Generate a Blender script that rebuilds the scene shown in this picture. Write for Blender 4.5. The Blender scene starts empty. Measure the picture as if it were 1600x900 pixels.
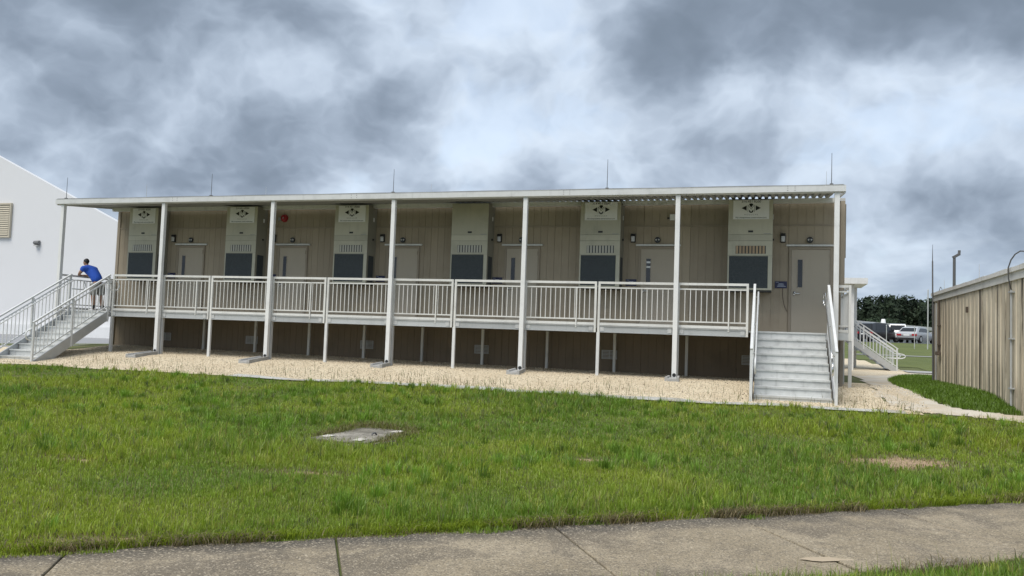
import bpy, math, random
import numpy as np
from mathutils import Vector, Matrix
random.seed(7); RNG = np.random.default_rng(11)
scene = bpy.context.scene
C = scene.collection
# ------------------------------------------------------------------ camera
CAM = Vector((19.4872, -18.9678, 0.8237))
yaw, pitch, roll = 0.3007, 0.0584, 0.0359
rz = Matrix.Rotation(yaw, 3, 'Z')
fw = Vector((0, math.cos(pitch), math.sin(pitch))); up = Vector((0, -math.sin(pitch), math.cos(pitch))); rt = Vector((1, 0, 0))
r2 = rt*math.cos(roll) + up*math.sin(roll); u2 = up*math.cos(roll) - rt*math.sin(roll)
r2, u2, fw = rz @ r2, rz @ u2, rz @ fw
cam = bpy.data.cameras.new('camera'); camo = bpy.data.objects.new('camera', cam); C.objects.link(camo)
camo.matrix_world = Matrix(((r2.x, u2.x, -fw.x, CAM.x), (r2.y, u2.y, -fw.y, CAM.y), (r2.z, u2.z, -fw.z, CAM.z), (0, 0, 0, 1)))
cam.sensor_width = 36; cam.lens = 1302.24/1600*36; cam.clip_start = .1; cam.clip_end = 4000
scene.camera = camo
# ------------------------------------------------------------------ world
SUN_EL, SUN_AZ = math.radians(58), math.radians(205)      # azimuth: direction the light comes from, clockwise from +Y
w = bpy.data.worlds.new('World'); scene.world = w; w.use_nodes = True
nt = w.node_tree; N = nt.nodes; L = nt.links
for n in list(N): N.remove(n)
def nd(t, **k):
    n = N.new(t)
    for a, b in k.items(): setattr(n, a, b)
    return n
def vmath(op, a, b=None):
    n = nd('ShaderNodeVectorMath', operation=op)
    for i, v in enumerate((a, b)):
        if v is None: continue
        if isinstance(v, (tuple, list)): n.inputs[i].default_value = v
        else: L.new(v, n.inputs[i])
    return n.outputs[1] if op in ('DOT_PRODUCT', 'DISTANCE', 'LENGTH') else n.outputs[0]
def math_(op, a, b=None, clamp=False):
    n = nd('ShaderNodeMath', operation=op); n.use_clamp = clamp
    for i, v in enumerate((a, b)):
        if v is None: continue
        if isinstance(v, (int, float)): n.inputs[i].default_value = v
        else: L.new(v, n.inputs[i])
    return n.outputs[0]
def mrange(v, a, b, c=0., d=1., smooth=True):
    n = nd('ShaderNodeMapRange'); n.interpolation_type = 'SMOOTHSTEP' if smooth else 'LINEAR'
    L.new(v, n.inputs[0])
    for i, x in enumerate((a, b, c, d)): n.inputs[1+i].default_value = x
    return n.outputs[0]
def noise(vec, scale, detail=6, rough=.55, dist=0.):
    n = nd('ShaderNodeTexNoise'); L.new(vec, n.inputs['Vector'])
    n.inputs['Scale'].default_value = scale; n.inputs['Detail'].default_value = detail
    n.inputs['Roughness'].default_value = rough; n.inputs['Distortion'].default_value = dist
    return n.outputs[0]
def mix(f, a, b):
    n = nd('ShaderNodeMix', data_type='RGBA')
    for i, v in ((0, f), (6, a), (7, b)):
        if isinstance(v, (int, float)): n.inputs[i].default_value = v
        elif isinstance(v, (tuple, list)): n.inputs[i].default_value = (*v, 1) if len(v) == 3 else v
        else: L.new(v, n.inputs[i])
    return n.outputs[2]
tc = nd('ShaderNodeTexCoord'); sep = nd('ShaderNodeSeparateXYZ'); L.new(tc.outputs['Generated'], sep.inputs[0])
dz = math_('MAXIMUM', sep.outputs[2], 0.0)
den = math_('ADD', dz, 0.70)
cmb = nd('ShaderNodeCombineXYZ')
L.new(math_('DIVIDE', sep.outputs[0], den), cmb.inputs[0]); L.new(math_('DIVIDE', sep.outputs[1], den), cmb.inputs[1])
PV = vmath('ADD', cmb.outputs[0], (3.3, 1.9, 0))
LOBES = ((-.58, .72, .34, .20, .22), (-.64, .90, .34, .10, .20), (-.06, .86, .26, .14, .25), (.20, .86, .17, .15, .24), (.20, 1.12, .12, .085, .20), (-.80, .78, .2, .16, .08), (-.37, .95, .12, .10, -.08), (.04, 1.02, .14, .07, -.10), (-.84, .94, .16, .06, -.04), (.11, .96, .06, .05, -.08))
warp = nd('ShaderNodeTexNoise'); L.new(PV, warp.inputs['Vector']); warp.inputs['Scale'].default_value = 6.0; warp.inputs['Detail'].default_value = 4; warp.inputs['Roughness'].default_value = .6
WV = vmath('MULTIPLY', vmath('SUBTRACT', warp.outputs[1], (.5, .5, .5)), (.10, .10, 0))
PW = vmath('ADD', PV, WV)
def billow(P):
    med = noise(P, 7.0, 6, .55)
    vo = nd('ShaderNodeTexVoronoi'); L.new(P, vo.inputs['Vector']); vo.inputs['Scale'].default_value = 9.; vo.inputs['Detail'].default_value = 3; vo.inputs['Roughness'].default_value = .55
    return math_('ADD', math_('MULTIPLY', med, .60), math_('MULTIPLY', math_('SUBTRACT', .55, vo.outputs['Distance']), .26))
b0 = billow(PW)
b_ = math_('ADD', math_('MULTIPLY', noise(PW, 2.7, 2, .5), .75), b0)
for cx, cy, rx, ry, amp in LOBES:     # heavy cloud decks and thin spots
    d = vmath('MULTIPLY', vmath('SUBTRACT', PW, (cx+3.3, cy+1.9, 0)), (1/rx, 1/ry, 0))
    b_ = math_('ADD', b_, mrange(vmath('LENGTH', d), .15, 1.0, amp, 0.))
dens = b_
PU = vmath('ADD', vmath('ADD', vmath('MULTIPLY', cmb.outputs[0], (.975, .975, 1)), (3.3, 1.9, 0)), WV)     # the same cloud a little higher up: light catches the upper edges
relief = math_('MULTIPLY', math_('SUBTRACT', b0, billow(PU)), .85)
t1 = mrange(math_('SUBTRACT', dens, relief), .26, 1.01)
cr = nd('ShaderNodeValToRGB'); L.new(t1, cr.inputs[0])
el = cr.color_ramp.elements
el[0].position = 0; el[0].color = (.63, .69, .755, 1)
el[1].position = 1; el[1].color = (.165, .200, .245, 1)
for p, c in ((.20, (.54, .60, .67)), (.40, (.425, .48, .55)), (.58, (.325, .375, .44)), (.78, (.230, .272, .328))):
    e = el.new(p); e.color = (*c, 1)
hz = mrange(sep.outputs[2], .02, .17, .80, 0.)   # paler, flatter cloud low over the horizon
low = noise(vmath('MULTIPLY', tc.outputs['Generated'], (1, 1, 3.2)), 7, 7, .55, .3)
cloud = mix(hz, cr.outputs[0], mix(mrange(low, .38, .62), (.64, .70, .75), (.33, .39, .46)))
sky = nd('ShaderNodeTexSky', sky_type='NISHITA'); sky.sun_disc = False
sky.sun_elevation = SUN_EL; sky.sun_rotation = SUN_AZ
cloud10 = vmath('MULTIPLY', cloud, (5.4, 5.62, 5.92))
cover = mrange(dens, .40, .55, .85, 1.)
bg = nd('ShaderNodeBackground'); bg.inputs[1].default_value = .1
L.new(mix(cover, sky.outputs[0], cloud10), bg.inputs[0])
wo = nd('ShaderNodeOutputWorld'); L.new(bg.outputs[0], wo.inputs[0])
# ------------------------------------------------------------------ sun and exposure
sl = bpy.data.lights.new('sun', 'SUN'); sl.energy = 1.5; sl.angle = math.radians(35); sl.color = (1, .945, .86)
so = bpy.data.objects.new('sun', sl); C.objects.link(so)
sd = Vector((math.sin(SUN_AZ)*math.cos(SUN_EL), math.cos(SUN_AZ)*math.cos(SUN_EL), math.sin(SUN_EL)))
so.rotation_euler = sd.to_track_quat('Z', 'Y').to_euler()
scene.view_settings.view_transform = 'Standard'; scene.view_settings.look = 'None'
scene.view_settings.exposure = 1.2; scene.view_settings.gamma = 1; scene.view_settings.use_curve_mapping = False
scene.render.engine = 'CYCLES'
scene.cycles.max_bounces = 5; scene.cycles.diffuse_bounces = 3; scene.cycles.glossy_bounces = 2; scene.cycles.transmission_bounces = 3
w.cycles.sampling_method = 'MANUAL'; w.cycles.sample_map_resolution = 512
# ------------------------------------------------------------------ materials
MATS = {}
class M:
    """procedural material helper: base colour varied by noise, optional streaks, spots and bump"""
    def __init__(s, name):
        s.m = bpy.data.materials.new(name); s.m.use_nodes = True; s.t = s.m.node_tree
        s.b = s.t.nodes['Principled BSDF']; MATS[name] = s.m
        s.co = s.t.nodes.new('ShaderNodeTexCoord').outputs['Object']
    def n(s, t, **k):
        n = s.t.nodes.new(t)
        for a, b in k.items(): setattr(n, a, b)
        return n
    def geo(s): s.co = s.n('ShaderNodeNewGeometry').outputs['Position']; return s
    def link(s, a, b): s.t.links.new(a, b)
    def vec(s, sc):
        n = s.n('ShaderNodeVectorMath', operation='MULTIPLY'); s.link(s.co, n.inputs[0]); n.inputs[1].default_value = sc; return n.outputs[0]
    def noise(s, scale, detail=5, rough=.55, sc=None, dist=0.):
        n = s.n('ShaderNodeTexNoise'); s.link(s.vec(sc) if sc else s.co, n.inputs['Vector'])
        n.inputs['Scale'].default_value = scale; n.inputs['Detail'].default_value = detail; n.inputs['Roughness'].default_value = rough
        n.inputs['Distortion'].default_value = dist
        return n.outputs[0]
    def voro(s, scale, out='Distance', sc=None):
        n = s.n('ShaderNodeTexVoronoi'); s.link(s.vec(sc) if sc else s.co, n.inputs['Vector']); n.inputs['Scale'].default_value = scale; return n.outputs[out]
    def rng(s, v, a, b, c=0., d=1.):
        n = s.n('ShaderNodeMapRange'); n.interpolation_type = 'SMOOTHSTEP'; s.link(v, n.inputs[0])
        for i, x in enumerate((a, b, c, d)): n.inputs[1+i].default_value = x
        return n.outputs[0]
    def mul(s, a, b):
        n = s.n('ShaderNodeMath', operation='MULTIPLY')
        for i, v in enumerate((a, b)):
            if isinstance(v, (int, float)): n.inputs[i].default_value = v
            else: s.link(v, n.inputs[i])
        return n.outputs[0]
    def mix(s, f, a, b, blend='MIX'):
        n = s.n('ShaderNodeMix', data_type='RGBA', blend_type=blend)
        for i, v in ((0, f), (6, a), (7, b)):
            if isinstance(v, (int, float)): n.inputs[i].default_value = v
            elif isinstance(v, (tuple, list)): n.inputs[i].default_value = (*v[:3], 1)
            else: s.link(v, n.inputs[i])
        return n.outputs[2]
    def attr(s, name):
        n = s.n('ShaderNodeAttribute'); n.attribute_name = name; return n.outputs['Color']
    def col(s, c):
        if isinstance(c, (tuple, list)): s.b.inputs['Base Color'].default_value = (*c[:3], 1)
        else: s.link(c, s.b.inputs['Base Color'])
        return s
    def rough(s, r, metal=0., spec=.5):
        s.b.inputs['Roughness'].default_value = r; s.b.inputs['Metallic'].default_value = metal; s.b.inputs['Specular IOR Level'].default_value = spec; return s
    def bump(s, h, strength=.3, dist=.01):
        n = s.n('ShaderNodeBump'); n.inputs['Strength'].default_value = strength; n.inputs['Distance'].default_value = dist
        s.link(h, n.inputs['Height']); s.link(n.outputs[0], s.b.inputs['Normal']); return s

def painted(name, c, dirt=.25, rough=.5, scale=3., dcol=None, streak=True):
    m = M(name).geo()
    d = dcol or tuple(x*.55 for x in c)
    f = m.mul(m.rng(m.noise(scale, 6, .6), .45, .75), dirt)
    cc = m.mix(f, c, d)
    if streak: cc = m.mix(m.mul(m.rng(m.noise(4, 5, .6, (3, 3, .25)), .52, .75), dirt*.8), cc, d)
    m.col(cc).rough(rough)
    return m
painted('white_paint', (.64, .65, .65), .35, .42)
painted('cream_paint', (.64, .64, .615), .35, .45)
painted('bright_white', (.70, .705, .70), .25, .45)
m = painted('aluminium', (.50, .51, .51), .35, .42); m.rough(.42, .35)
m = painted('aluminium_stair', (.62, .63, .62), .55, .45, 5.); m.rough(.45, .25)
painted('galvanised', (.47, .48, .48), .4, .5)
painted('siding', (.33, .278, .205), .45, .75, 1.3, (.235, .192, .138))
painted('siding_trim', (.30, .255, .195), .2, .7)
painted('skirt_shaded', (.215, .170, .120), .5, .8, 1.2, (.14, .11, .075))  # siding colour darkened: the shade under the deck is painted in
painted('door_paint', (.40, .35, .275), .12, .55, 1.2)
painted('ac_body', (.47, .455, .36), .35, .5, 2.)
def per_object(name, lo, hi):
    t_ = MATS[name].node_tree; b_ = t_.nodes['Principled BSDF']; src = b_.inputs['Base Color'].links[0].from_socket
    oi = t_.nodes.new('ShaderNodeObjectInfo'); hv = t_.nodes.new('ShaderNodeHueSaturation'); mr = t_.nodes.new('ShaderNodeMapRange'); mr.inputs[3].default_value = lo; mr.inputs[4].default_value = hi
    t_.links.new(oi.outputs['Random'], mr.inputs[0]); t_.links.new(mr.outputs[0], hv.inputs['Value']); t_.links.new(src, hv.inputs['Color']); t_.links.new(hv.outputs[0], b_.inputs['Base Color'])
per_object('ac_body', .90, 1.08); per_object('siding', .90, 1.10); per_object('white_paint', .93, 1.04); per_object('cream_paint', .92, 1.06); per_object('aluminium', .85, 1.12); per_object('aluminium_stair', .88, 1.08)
painted('ac_side_shaded', (.26, .25, .20), .3, .5, 2.)  # darker copy of ac_body, shade of the cabinet sides put into the colour
m = M('ac_grille').geo(); m.col(m.mix(m.rng(m.noise(60, 3), .35, .65), (.030, .038, .042), (.055, .066, .072))).rough(.6)
painted('louver_grey', (.46, .45, .40), .2, .5)
painted('louver_tan', (.42, .31, .20), .3, .6)
painted('black_plastic', (.018, .018, .018), .2, .4, dcol=(.05, .05, .05))
painted('black_ink', (.012, .012, .013), .1, .5, dcol=(.03, .03, .03))
painted('grey_ink', (.30, .31, .31), .1, .5)
painted('sign_white', (.78, .79, .78), .1, .45)
painted('sign_blue', (.012, .014, .06), .1, .35, dcol=(.03, .03, .1))
painted('sign_text', (.30, .33, .42), .1, .5)
painted('red_paint', (.30, .012, .014), .3, .35)
painted('lamp_glass', (.52, .52, .50), .15, .2)
painted('chrome', (.65, .65, .64), .1, .25).rough(.25, .9)
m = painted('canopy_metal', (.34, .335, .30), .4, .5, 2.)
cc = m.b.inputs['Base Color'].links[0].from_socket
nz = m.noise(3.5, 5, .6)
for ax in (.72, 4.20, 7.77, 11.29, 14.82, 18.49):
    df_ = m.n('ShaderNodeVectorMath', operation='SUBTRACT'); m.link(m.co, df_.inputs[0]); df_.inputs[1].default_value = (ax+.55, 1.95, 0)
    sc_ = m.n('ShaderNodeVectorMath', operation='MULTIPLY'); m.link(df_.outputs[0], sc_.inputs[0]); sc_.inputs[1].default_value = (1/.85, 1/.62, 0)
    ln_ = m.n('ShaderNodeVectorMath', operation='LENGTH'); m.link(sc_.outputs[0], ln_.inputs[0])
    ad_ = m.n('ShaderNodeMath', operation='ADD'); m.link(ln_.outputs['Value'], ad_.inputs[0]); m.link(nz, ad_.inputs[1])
    cc = m.mix(m.mul(m.rng(ad_.outputs[0], .95, 1.5, 1., 0.), .92), cc, (.018, .017, .015))     # near-black ellipse with a noisy rim above each unit
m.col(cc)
painted('roofing', (.45, .45, .44), .3, .7)
painted('wood_grey', (.28, .255, .22), .4, .8)
m = M('glass_dark'); m.col((.012, .014, .016)).rough(.08); m.b.inputs['Specular IOR Level'].default_value = .6
painted('tent_white', (.66, .665, .68), .06, .6, .3, streak=False)
painted('tent_sill', (.70, .71, .72), .2, .6)
painted('louver_beige', (.52, .47, .37), .2, .6)
painted('fixture_grey', (.16, .16, .16), .2, .4)
# concrete
def concrete(name, a, b, speck=.35, scale=1.4, stain=None):
    m = M(name).geo()
    c = m.mix(m.rng(m.noise(scale, 7, .62), .36, .68), a, b)
    c = m.mix(m.mul(m.rng(m.noise(38, 4, .7), .50, .72), speck), c, tuple(x*1.9 for x in b))
    c = m.mix(m.mul(m.rng(m.noise(55, 3, .7, (1, 1.1, 1)), .52, .7), speck), c, tuple(x*.35 for x in a))
    if stain:
        c = m.mix(m.mul(m.rng(m.noise(.9, 6, .65, (1.1, .9, 1), .5), .44, .64), .85), c, stain)
    m.col(c).rough(.9)
    m.bump(m.noise(70, 5, .7), .5, .006)
    return m
m = M('concrete_old').geo()
c = m.mix(m.rng(m.noise(1.5, 7, .62), .36, .68), (.275, .225, .150), (.355, .295, .206))
c = m.mix(m.mul(m.rng(m.noise(1.3, 7, .68, (1.1, .9, 1), .6), .44, .60), .85), c, (.150, .124, .090))
c = m.mix(m.mul(m.rng(m.noise(.7, 6, .6, (.8, 1.2, 1), .8), .56, .70), .7), c, (.42, .33, .215))
dp = m.n('ShaderNodeVectorMath', operation='DOT_PRODUCT'); m.link(m.co, dp.inputs[0]); dp.inputs[1].default_value = (.620, -.784, 0)   # across the walk
ad = m.n('ShaderNodeMath', operation='ADD'); m.link(dp.outputs['Value'], ad.inputs[0]); m.link(m.mul(m.noise(2.6, 6, .65), .55), ad.inputs[1])
P0 = .620*16.86+.784*13.86
c = m.mix(m.mul(m.rng(ad.outputs[0], P0+.34, P0+.66, 1., 0.), .85), c, (.050, .046, .042))     # algae along the lawn edge
c = m.mix(m.mul(m.rng(m.noise(9, 6, .7), .45, .7), .45), c, (.13, .112, .085))
sc_ = m.n('ShaderNodeSeparateColor'); m.link(m.voro(120, 'Color'), sc_.inputs[0])
c = m.mix(m.mul(m.rng(sc_.outputs[0], .70, .80), .45), c, (.43, .365, .265))
c = m.mix(m.mul(m.rng(sc_.outputs[1], .72, .80), .6), c, (.085, .072, .055))
sc2 = m.n('ShaderNodeSeparateColor'); m.link(m.voro(85, 'Color'), sc2.inputs[0])
c = m.mix(m.mul(m.rng(sc2.outputs[2], .94, .96), .6), c, (.52, .45, .34))
m.col(c).rough(.92); m.bump(m.noise(60, 5, .75), .8, .012)
concrete('concrete_path', (.46, .425, .36), (.56, .52, .45), .3, 1.2, (.46, .38, .27))
concrete('concrete_grey', (.30, .30, .295), (.38, .38, .37), .2, 1.5)
concrete('vault_concrete', (.19, .175, .145), (.32, .295, .25), .8, 7, (.11, .10, .075))
concrete('asphalt_light', (.23, .235, .245), (.29, .295, .305), .2, .8)
concrete('asphalt', (.10, .10, .105), (.14, .14, .145), .3, .8)
concrete('white_cloth', (.36, .36, .335), (.50, .50, .475), .35, 3, (.30, .27, .21))
m = M('paver_white').geo(); m.col(m.mix(m.rng(m.noise(14, 5), .4, .7), (.62, .59, .54), (.42, .38, .33))).rough(.8)
# ground under the grass
m = M('soil').geo()
soilc = m.mix(m.rng(m.noise(2.2, 6, .6), .4, .65), (.095, .115, .028), (.125, .125, .045))
soilc = m.mix(m.rng(m.noise(30, 5, .7), .45, .7), soilc, (.06, .075, .02))
at = m.attr('bare'); sp = m.n('ShaderNodeSeparateColor'); m.link(at, sp.inputs[0])
sand = m.mix(m.rng(m.noise(26, 6, .7), .4, .65), (.40, .285, .175), (.20, .14, .085))
soilc = m.mix(m.rng(sp.outputs[0], .35, .75), soilc, sand)
m.col(soilc).rough(.95).bump(m.noise(45, 5, .7), .6, .02)
m = M('far_lawn').geo()
m.col(m.mix(m.rng(m.noise(.5, 6, .6), .38, .66), (.088, .112, .024), (.115, .138, .032))).rough(.95)
m.bump(m.noise(9, 6, .75), .8, .05)
# gravel
m = M('gravel').geo()
v = m.voro(55, 'Color'); hs = m.n('ShaderNodeSeparateColor'); m.link(v, hs.inputs[0])
gc = m.mix(hs.outputs[0], (.69, .60, .45), (.57, .485, .345))
gc = m.mix(m.rng(hs.outputs[1], .93, .96), gc, (.20, .15, .10))
gc = m.mix(m.mul(m.rng(m.noise(.8, 5, .6), .42, .66), .4), gc, (.50, .40, .27))
m.col(gc).rough(.95); m.bump(m.voro(55), .7, .015)
m = M('pebble').geo(); ob = m.n('ShaderNodeAttribute'); ob.attribute_name = 'tint'
m.col(ob.outputs['Color']).rough(.9)
# grass blades: colour comes with each blade
m = M('grass_blade'); t = m.attr('tint')
t.node.id_data.nodes.remove(m.b)
df = m.n('ShaderNodeBsdfDiffuse'); tr = m.n('ShaderNodeBsdfTranslucent'); gl = m.n('ShaderNodeBsdfGlossy'); gl.inputs['Roughness'].default_value = .45
gl.inputs['Color'].default_value = (.5, .55, .45, 1)
m.link(t, df.inputs[0]); m.link(m.mix(1., t, (1.0, 1.05, .7), 'MULTIPLY'), tr.inputs[0])
s1 = m.n('ShaderNodeMixShader'); s1.inputs[0].default_value = .45; m.link(df.outputs[0], s1.inputs[1]); m.link(tr.outputs[0], s1.inputs[2])
s2 = m.n('ShaderNodeMixShader'); s2.inputs[0].default_value = .05; m.link(s1.outputs[0], s2.inputs[1]); m.link(gl.outputs[0], s2.inputs[2])
m.link(s2.outputs[0], m.t.nodes['Material Output'].inputs[0])
# rusty ribbed wall
m = M('stained_metal').geo()
c = m.mix(m.rng(m.noise(.9, 5, .6), .4, .65), (.64, .565, .435), (.53, .46, .345))
c = m.mix(m.mul(m.rng(m.noise(2.2, 6, .65, (1, 1.6, .10)), .44, .66), .65), c, (.29, .235, .165))
c = m.mix(m.mul(m.rng(m.noise(3.0, 6, .7, (1, 1.5, .06), .1), .515, .61), .88), c, (.045, .036, .028))
c = m.mix(m.mul(m.rng(m.noise(8, 6, .7, (1, 1, .5)), .55, .75), .5), c, (.13, .11, .085))
m.col(c).rough(.7)
painted('shed_trim', (.68, .665, .63), .45, .6, 2.5, (.33, .31, .27))
painted('rust_pipe', (.10, .075, .055), .4, .7)
painted('conduit_grey', (.42, .43, .43), .4, .5)
painted('mast_dark', (.10, .10, .10), .3, .5)
# vegetation far away, cars, person
m = M('pine_leaf').geo(); m.col(m.mix(m.rng(m.noise(.35, 5, .6), .35, .68), (.010, .022, .010), (.028, .048, .020))).rough(.85)
m = M('broad_leaf').geo(); m.col(m.mix(m.rng(m.noise(.8, 5, .6), .35, .68), (.018, .036, .016), (.038, .064, .028))).rough(.85)
painted('bark', (.07, .055, .04), .3, .9)
def carpaint(name, c):
    m = M(name); m.col(c).rough(.28, .3); m.b.inputs['Coat Weight'].default_value = .5
carpaint('car_black', (.015, .016, .018)); carpaint('car_white', (.72, .72, .72)); carpaint('car_silver', (.50, .51, .52)); carpaint('car_grey', (.13, .14, .15))
painted('tyre', (.02, .02, .02), .2, .9); painted('tail_red', (.35, .015, .02), .1, .3)
painted('shirt_blue', (.022, .095, .50), .3, .85, 9, (.012, .05, .30)); painted('shorts_tan', (.24, .235, .215), .25, .85, 9)
painted('skin', (.33, .19, .125), .15, .6, 9); painted('hair_black', (.012, .010, .009), .2, .6, 30); painted('sock_black', (.02, .02, .02), .2, .8); painted('shoe_white', (.6, .6, .6), .2, .6)
# ------------------------------------------------------------------ mesh helpers
def wloc(o):
    v = Vector((0, 0, 0))
    while o is not None: v = v + o.location; o = o.parent
    return v
class MB:
    def __init__(s): s.v = []; s.f = []
    def add(s, vs, fs):
        k = len(s.v); s.v += [tuple(p) for p in vs]; s.f += [tuple(i+k for i in f) for f in fs]; return s
    def box(s, x0, x1, y0, y1, z0, z1):
        return s.add([(x0,y0,z0),(x1,y0,z0),(x1,y1,z0),(x0,y1,z0),(x0,y0,z1),(x1,y0,z1),(x1,y1,z1),(x0,y1,z1)],
                     [(3,2,1,0),(4,5,6,7),(0,1,5,4),(1,2,6,5),(2,3,7,6),(3,0,4,7)])
    def bar(s, a, b, w, h, upv=(0, 0, 1)):
        a = Vector(a); b = Vector(b); d = (b-a).normalized(); u = Vector(upv); x = d.cross(u)
        if x.length < 1e-4: x = d.cross(Vector((0, 1, 0)))
        x.normalize(); u = x.cross(d).normalized()
        o = [(-w/2,-h/2),(w/2,-h/2),(w/2,h/2),(-w/2,h/2)]
        vs = [a + x*p + u*q_ for p, q_ in o] + [b + x*p + u*q_ for p, q_ in o]
        return s.add(vs, [(0,1,2,3),(7,6,5,4),(0,4,5,1),(1,5,6,2),(2,6,7,3),(3,7,4,0)])
    def tube(s, pts, r, n=8, r1=None):
        pts = [Vector(p) for p in pts]; k = len(s.v); m_ = len(pts); prev = None
        for i, p in enumerate(pts):
            d = (pts[min(i+1, m_-1)] - pts[max(i-1, 0)]).normalized()
            if prev is None:
                u = d.cross(Vector((0, 0, 1)))
                if u.length < 1e-3: u = d.cross(Vector((0, 1, 0)))
                u.normalize()
            else: u = (prev - d*prev.dot(d)).normalized()
            prev = u; v = d.cross(u)
            rr = r if r1 is None else r + (r1-r)*i/(m_-1)
            for j in range(n):
                a = 2*math.pi*j/n; s.v.append(tuple(p + u*math.cos(a)*rr + v*math.sin(a)*rr))
        for i in range(m_-1):
            for j in range(n):
                a = k+i*n+j; b = k+i*n+(j+1) % n; s.f.append((a, b, b+n, a+n))
        s.f.append(tuple(k+j for j in range(n))[::-1]); s.f.append(tuple(k+(m_-1)*n+j for j in range(n)))
        return s
    def prism(s, poly, axis, a, b):
        """closed polygon of 2D points extruded along axis 0/1/2 between a and b"""
        n = len(poly)
        def P(p, t):
            o = [0, 0, 0]; o[axis] = t; i = [k for k in range(3) if k != axis]; o[i[0]], o[i[1]] = p; return tuple(o)
        vs = [P(p, a) for p in poly] + [P(p, b) for p in poly]
        return s.add(vs, [tuple(range(n))[::-1], tuple(range(n, 2*n))] + [(i, (i+1) % n, n+(i+1) % n, n+i) for i in range(n)])
    def build(s, name, mat, parent=None, smooth=False, bevel=0., local=False):
        off = Vector((0, 0, 0)) if (local or parent is None) else wloc(parent)
        me = bpy.data.meshes.new(name); me.from_pydata([(a-off.x, b-off.y, c-off.z) for a, b, c in s.v], [], s.f)
        me.materials.append(MATS[mat])
        o = bpy.data.objects.new(name, me); C.objects.link(o); o.parent = parent
        import bmesh
        bm = bmesh.new(); bm.from_mesh(me); bmesh.ops.recalc_face_normals(bm, faces=bm.faces); bm.to_mesh(me); bm.free()
        if smooth:
            for p in me.polygons: p.use_smooth = True
        if bevel:
            bv = o.modifiers.new('bevel', 'BEVEL'); bv.width = bevel; bv.segments = 2; bv.limit_method = 'ANGLE'
        return o
def bx(*a): return MB().box(*a)
def tag(o, label=None, cat=None, group=None, kind=None):
    for k, v in (('label', label), ('category', cat), ('group', group), ('kind', kind)):
        if v: o[k] = v
    return o
def empty(name, loc, label, cat, group=None):
    o = bpy.data.objects.new(name, None); C.objects.link(o); o.location = loc; o.empty_display_size = .2
    return tag(o, label, cat, group)
def share(src, name, parent, loc):
    o = src.copy(); o.name = name; C.objects.link(o); o.parent = parent; o.location = loc; return o
def copy_tree(o, parent=None, dx=Vector((0, 0, 0))):
    c = o.copy(); C.objects.link(c); c.parent = parent
    if parent is None: c.location = o.location + dx
    for ch in list(o.children): copy_tree(ch, c)
    return c
def sstep(a, b, x):
    t = np.clip((x-a)/(b-a), 0, 1); return t*t*(3-2*t)
# value noise on arrays
_G = RNG.random((256, 256))
def vnoise(x, y, s):
    x = np.asarray(x)*s; y = np.asarray(y)*s
    xi = np.floor(x).astype(int); yi = np.floor(y).astype(int); fx = x-xi; fy = y-yi
    fx = fx*fx*(3-2*fx); fy = fy*fy*(3-2*fy)
    g = lambda a, b: _G[a % 256, b % 256]
    return (g(xi, yi)*(1-fx)+g(xi+1, yi)*fx)*(1-fy)+(g(xi, yi+1)*(1-fx)+g(xi+1, yi+1)*fx)*fy
def fbm(x, y, s, o=4):
    t = 0; a = .5
    for i in range(o): t = t + a*vnoise(x+17.3*i, y+5.7*i, s*2**i); a *= .5
    return t
# ------------------------------------------------------------------ terrain
SW0 = np.array([16.86, -13.86]); SWD = np.array([.784, .620]); SWP = np.array([.620, -.784])   # sidewalk: far edge point, direction, towards camera
SW_W = 1.60
def sw_st(x, y):
    return (x-SW0[0])*SWD[0]+(y-SW0[1])*SWD[1], (x-SW0[0])*SWP[0]+(y-SW0[1])*SWP[1]
def zt(x, y):
    x = np.asarray(x, float); y = np.asarray(y, float)
    z = np.interp(-y, [0, .4, 2.4, 5.5, 10, 30], [0, -.02, -.24, -.43, -.53, -.56])
    z = z + .14*sstep(.1, 2.2, y)*np.clip(1-x/18, 0, 1)*sstep(-3, 0, x)
    z = z + np.interp(y, [16, 60, 75], [0, 1.5, 1.62])*sstep(2, 16, x)
    und = (fbm(x, y, .45, 3)-.45)*.16*sstep(-3.0, -5, y)
    s, p = sw_st(x, y)
    near = np.maximum(-p, p-SW_W)
    k = sstep(0., 1.6, near)
    z = z + und*k
    lawn = y < 0
    z = np.where(lawn, z*k + (1-k)*(-.545), z)
    return z
def zt0(x, y): return float(zt(np.array([x]), np.array([y]))[0])
def grid_sheet(name, xs, ys, mat, off=0., hfun=None, keep=None, thick=0.):
    X, Y = np.meshgrid(xs, ys); Z = (hfun or zt)(X, Y)+off
    nx, ny = len(xs), len(ys)
    v = np.stack([X.ravel(), Y.ravel(), Z.ravel()], 1)
    idx = np.arange(nx*ny).reshape(ny, nx)
    f = np.stack([idx[:-1, :-1], idx[:-1, 1:], idx[1:, 1:], idx[1:, :-1]], -1).reshape(-1, 4)
    if keep is not None:
        cx = v[f, 0].mean(1); cy = v[f, 1].mean(1); f = f[keep(cx, cy)]
        u, inv = np.unique(f.ravel(), return_inverse=True); v = v[u]; f = inv.reshape(-1, 4)
    me = bpy.data.meshes.new(name); me.from_pydata(v.tolist(), [], f.tolist()); me.materials.append(MATS[mat])
    for p in me.polygons: p.use_smooth = True
    o = bpy.data.objects.new(name, me); C.objects.link(o); return o, v
BARE = [(20.95, -8.2, .78, .46, .2), (15.2, -11.79, .42, .13, .3), (18.87, -7.86, .30, .13, 0), (22.5, -6.7, .5, .2, .2), (15.4, -14.72, .60, .16, .66), (13.1, -12.4, .3, .12, 0), (20.0, -13.28, .5, .10, .66), (17.6, -9.6, .35, .12, .3)]
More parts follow.
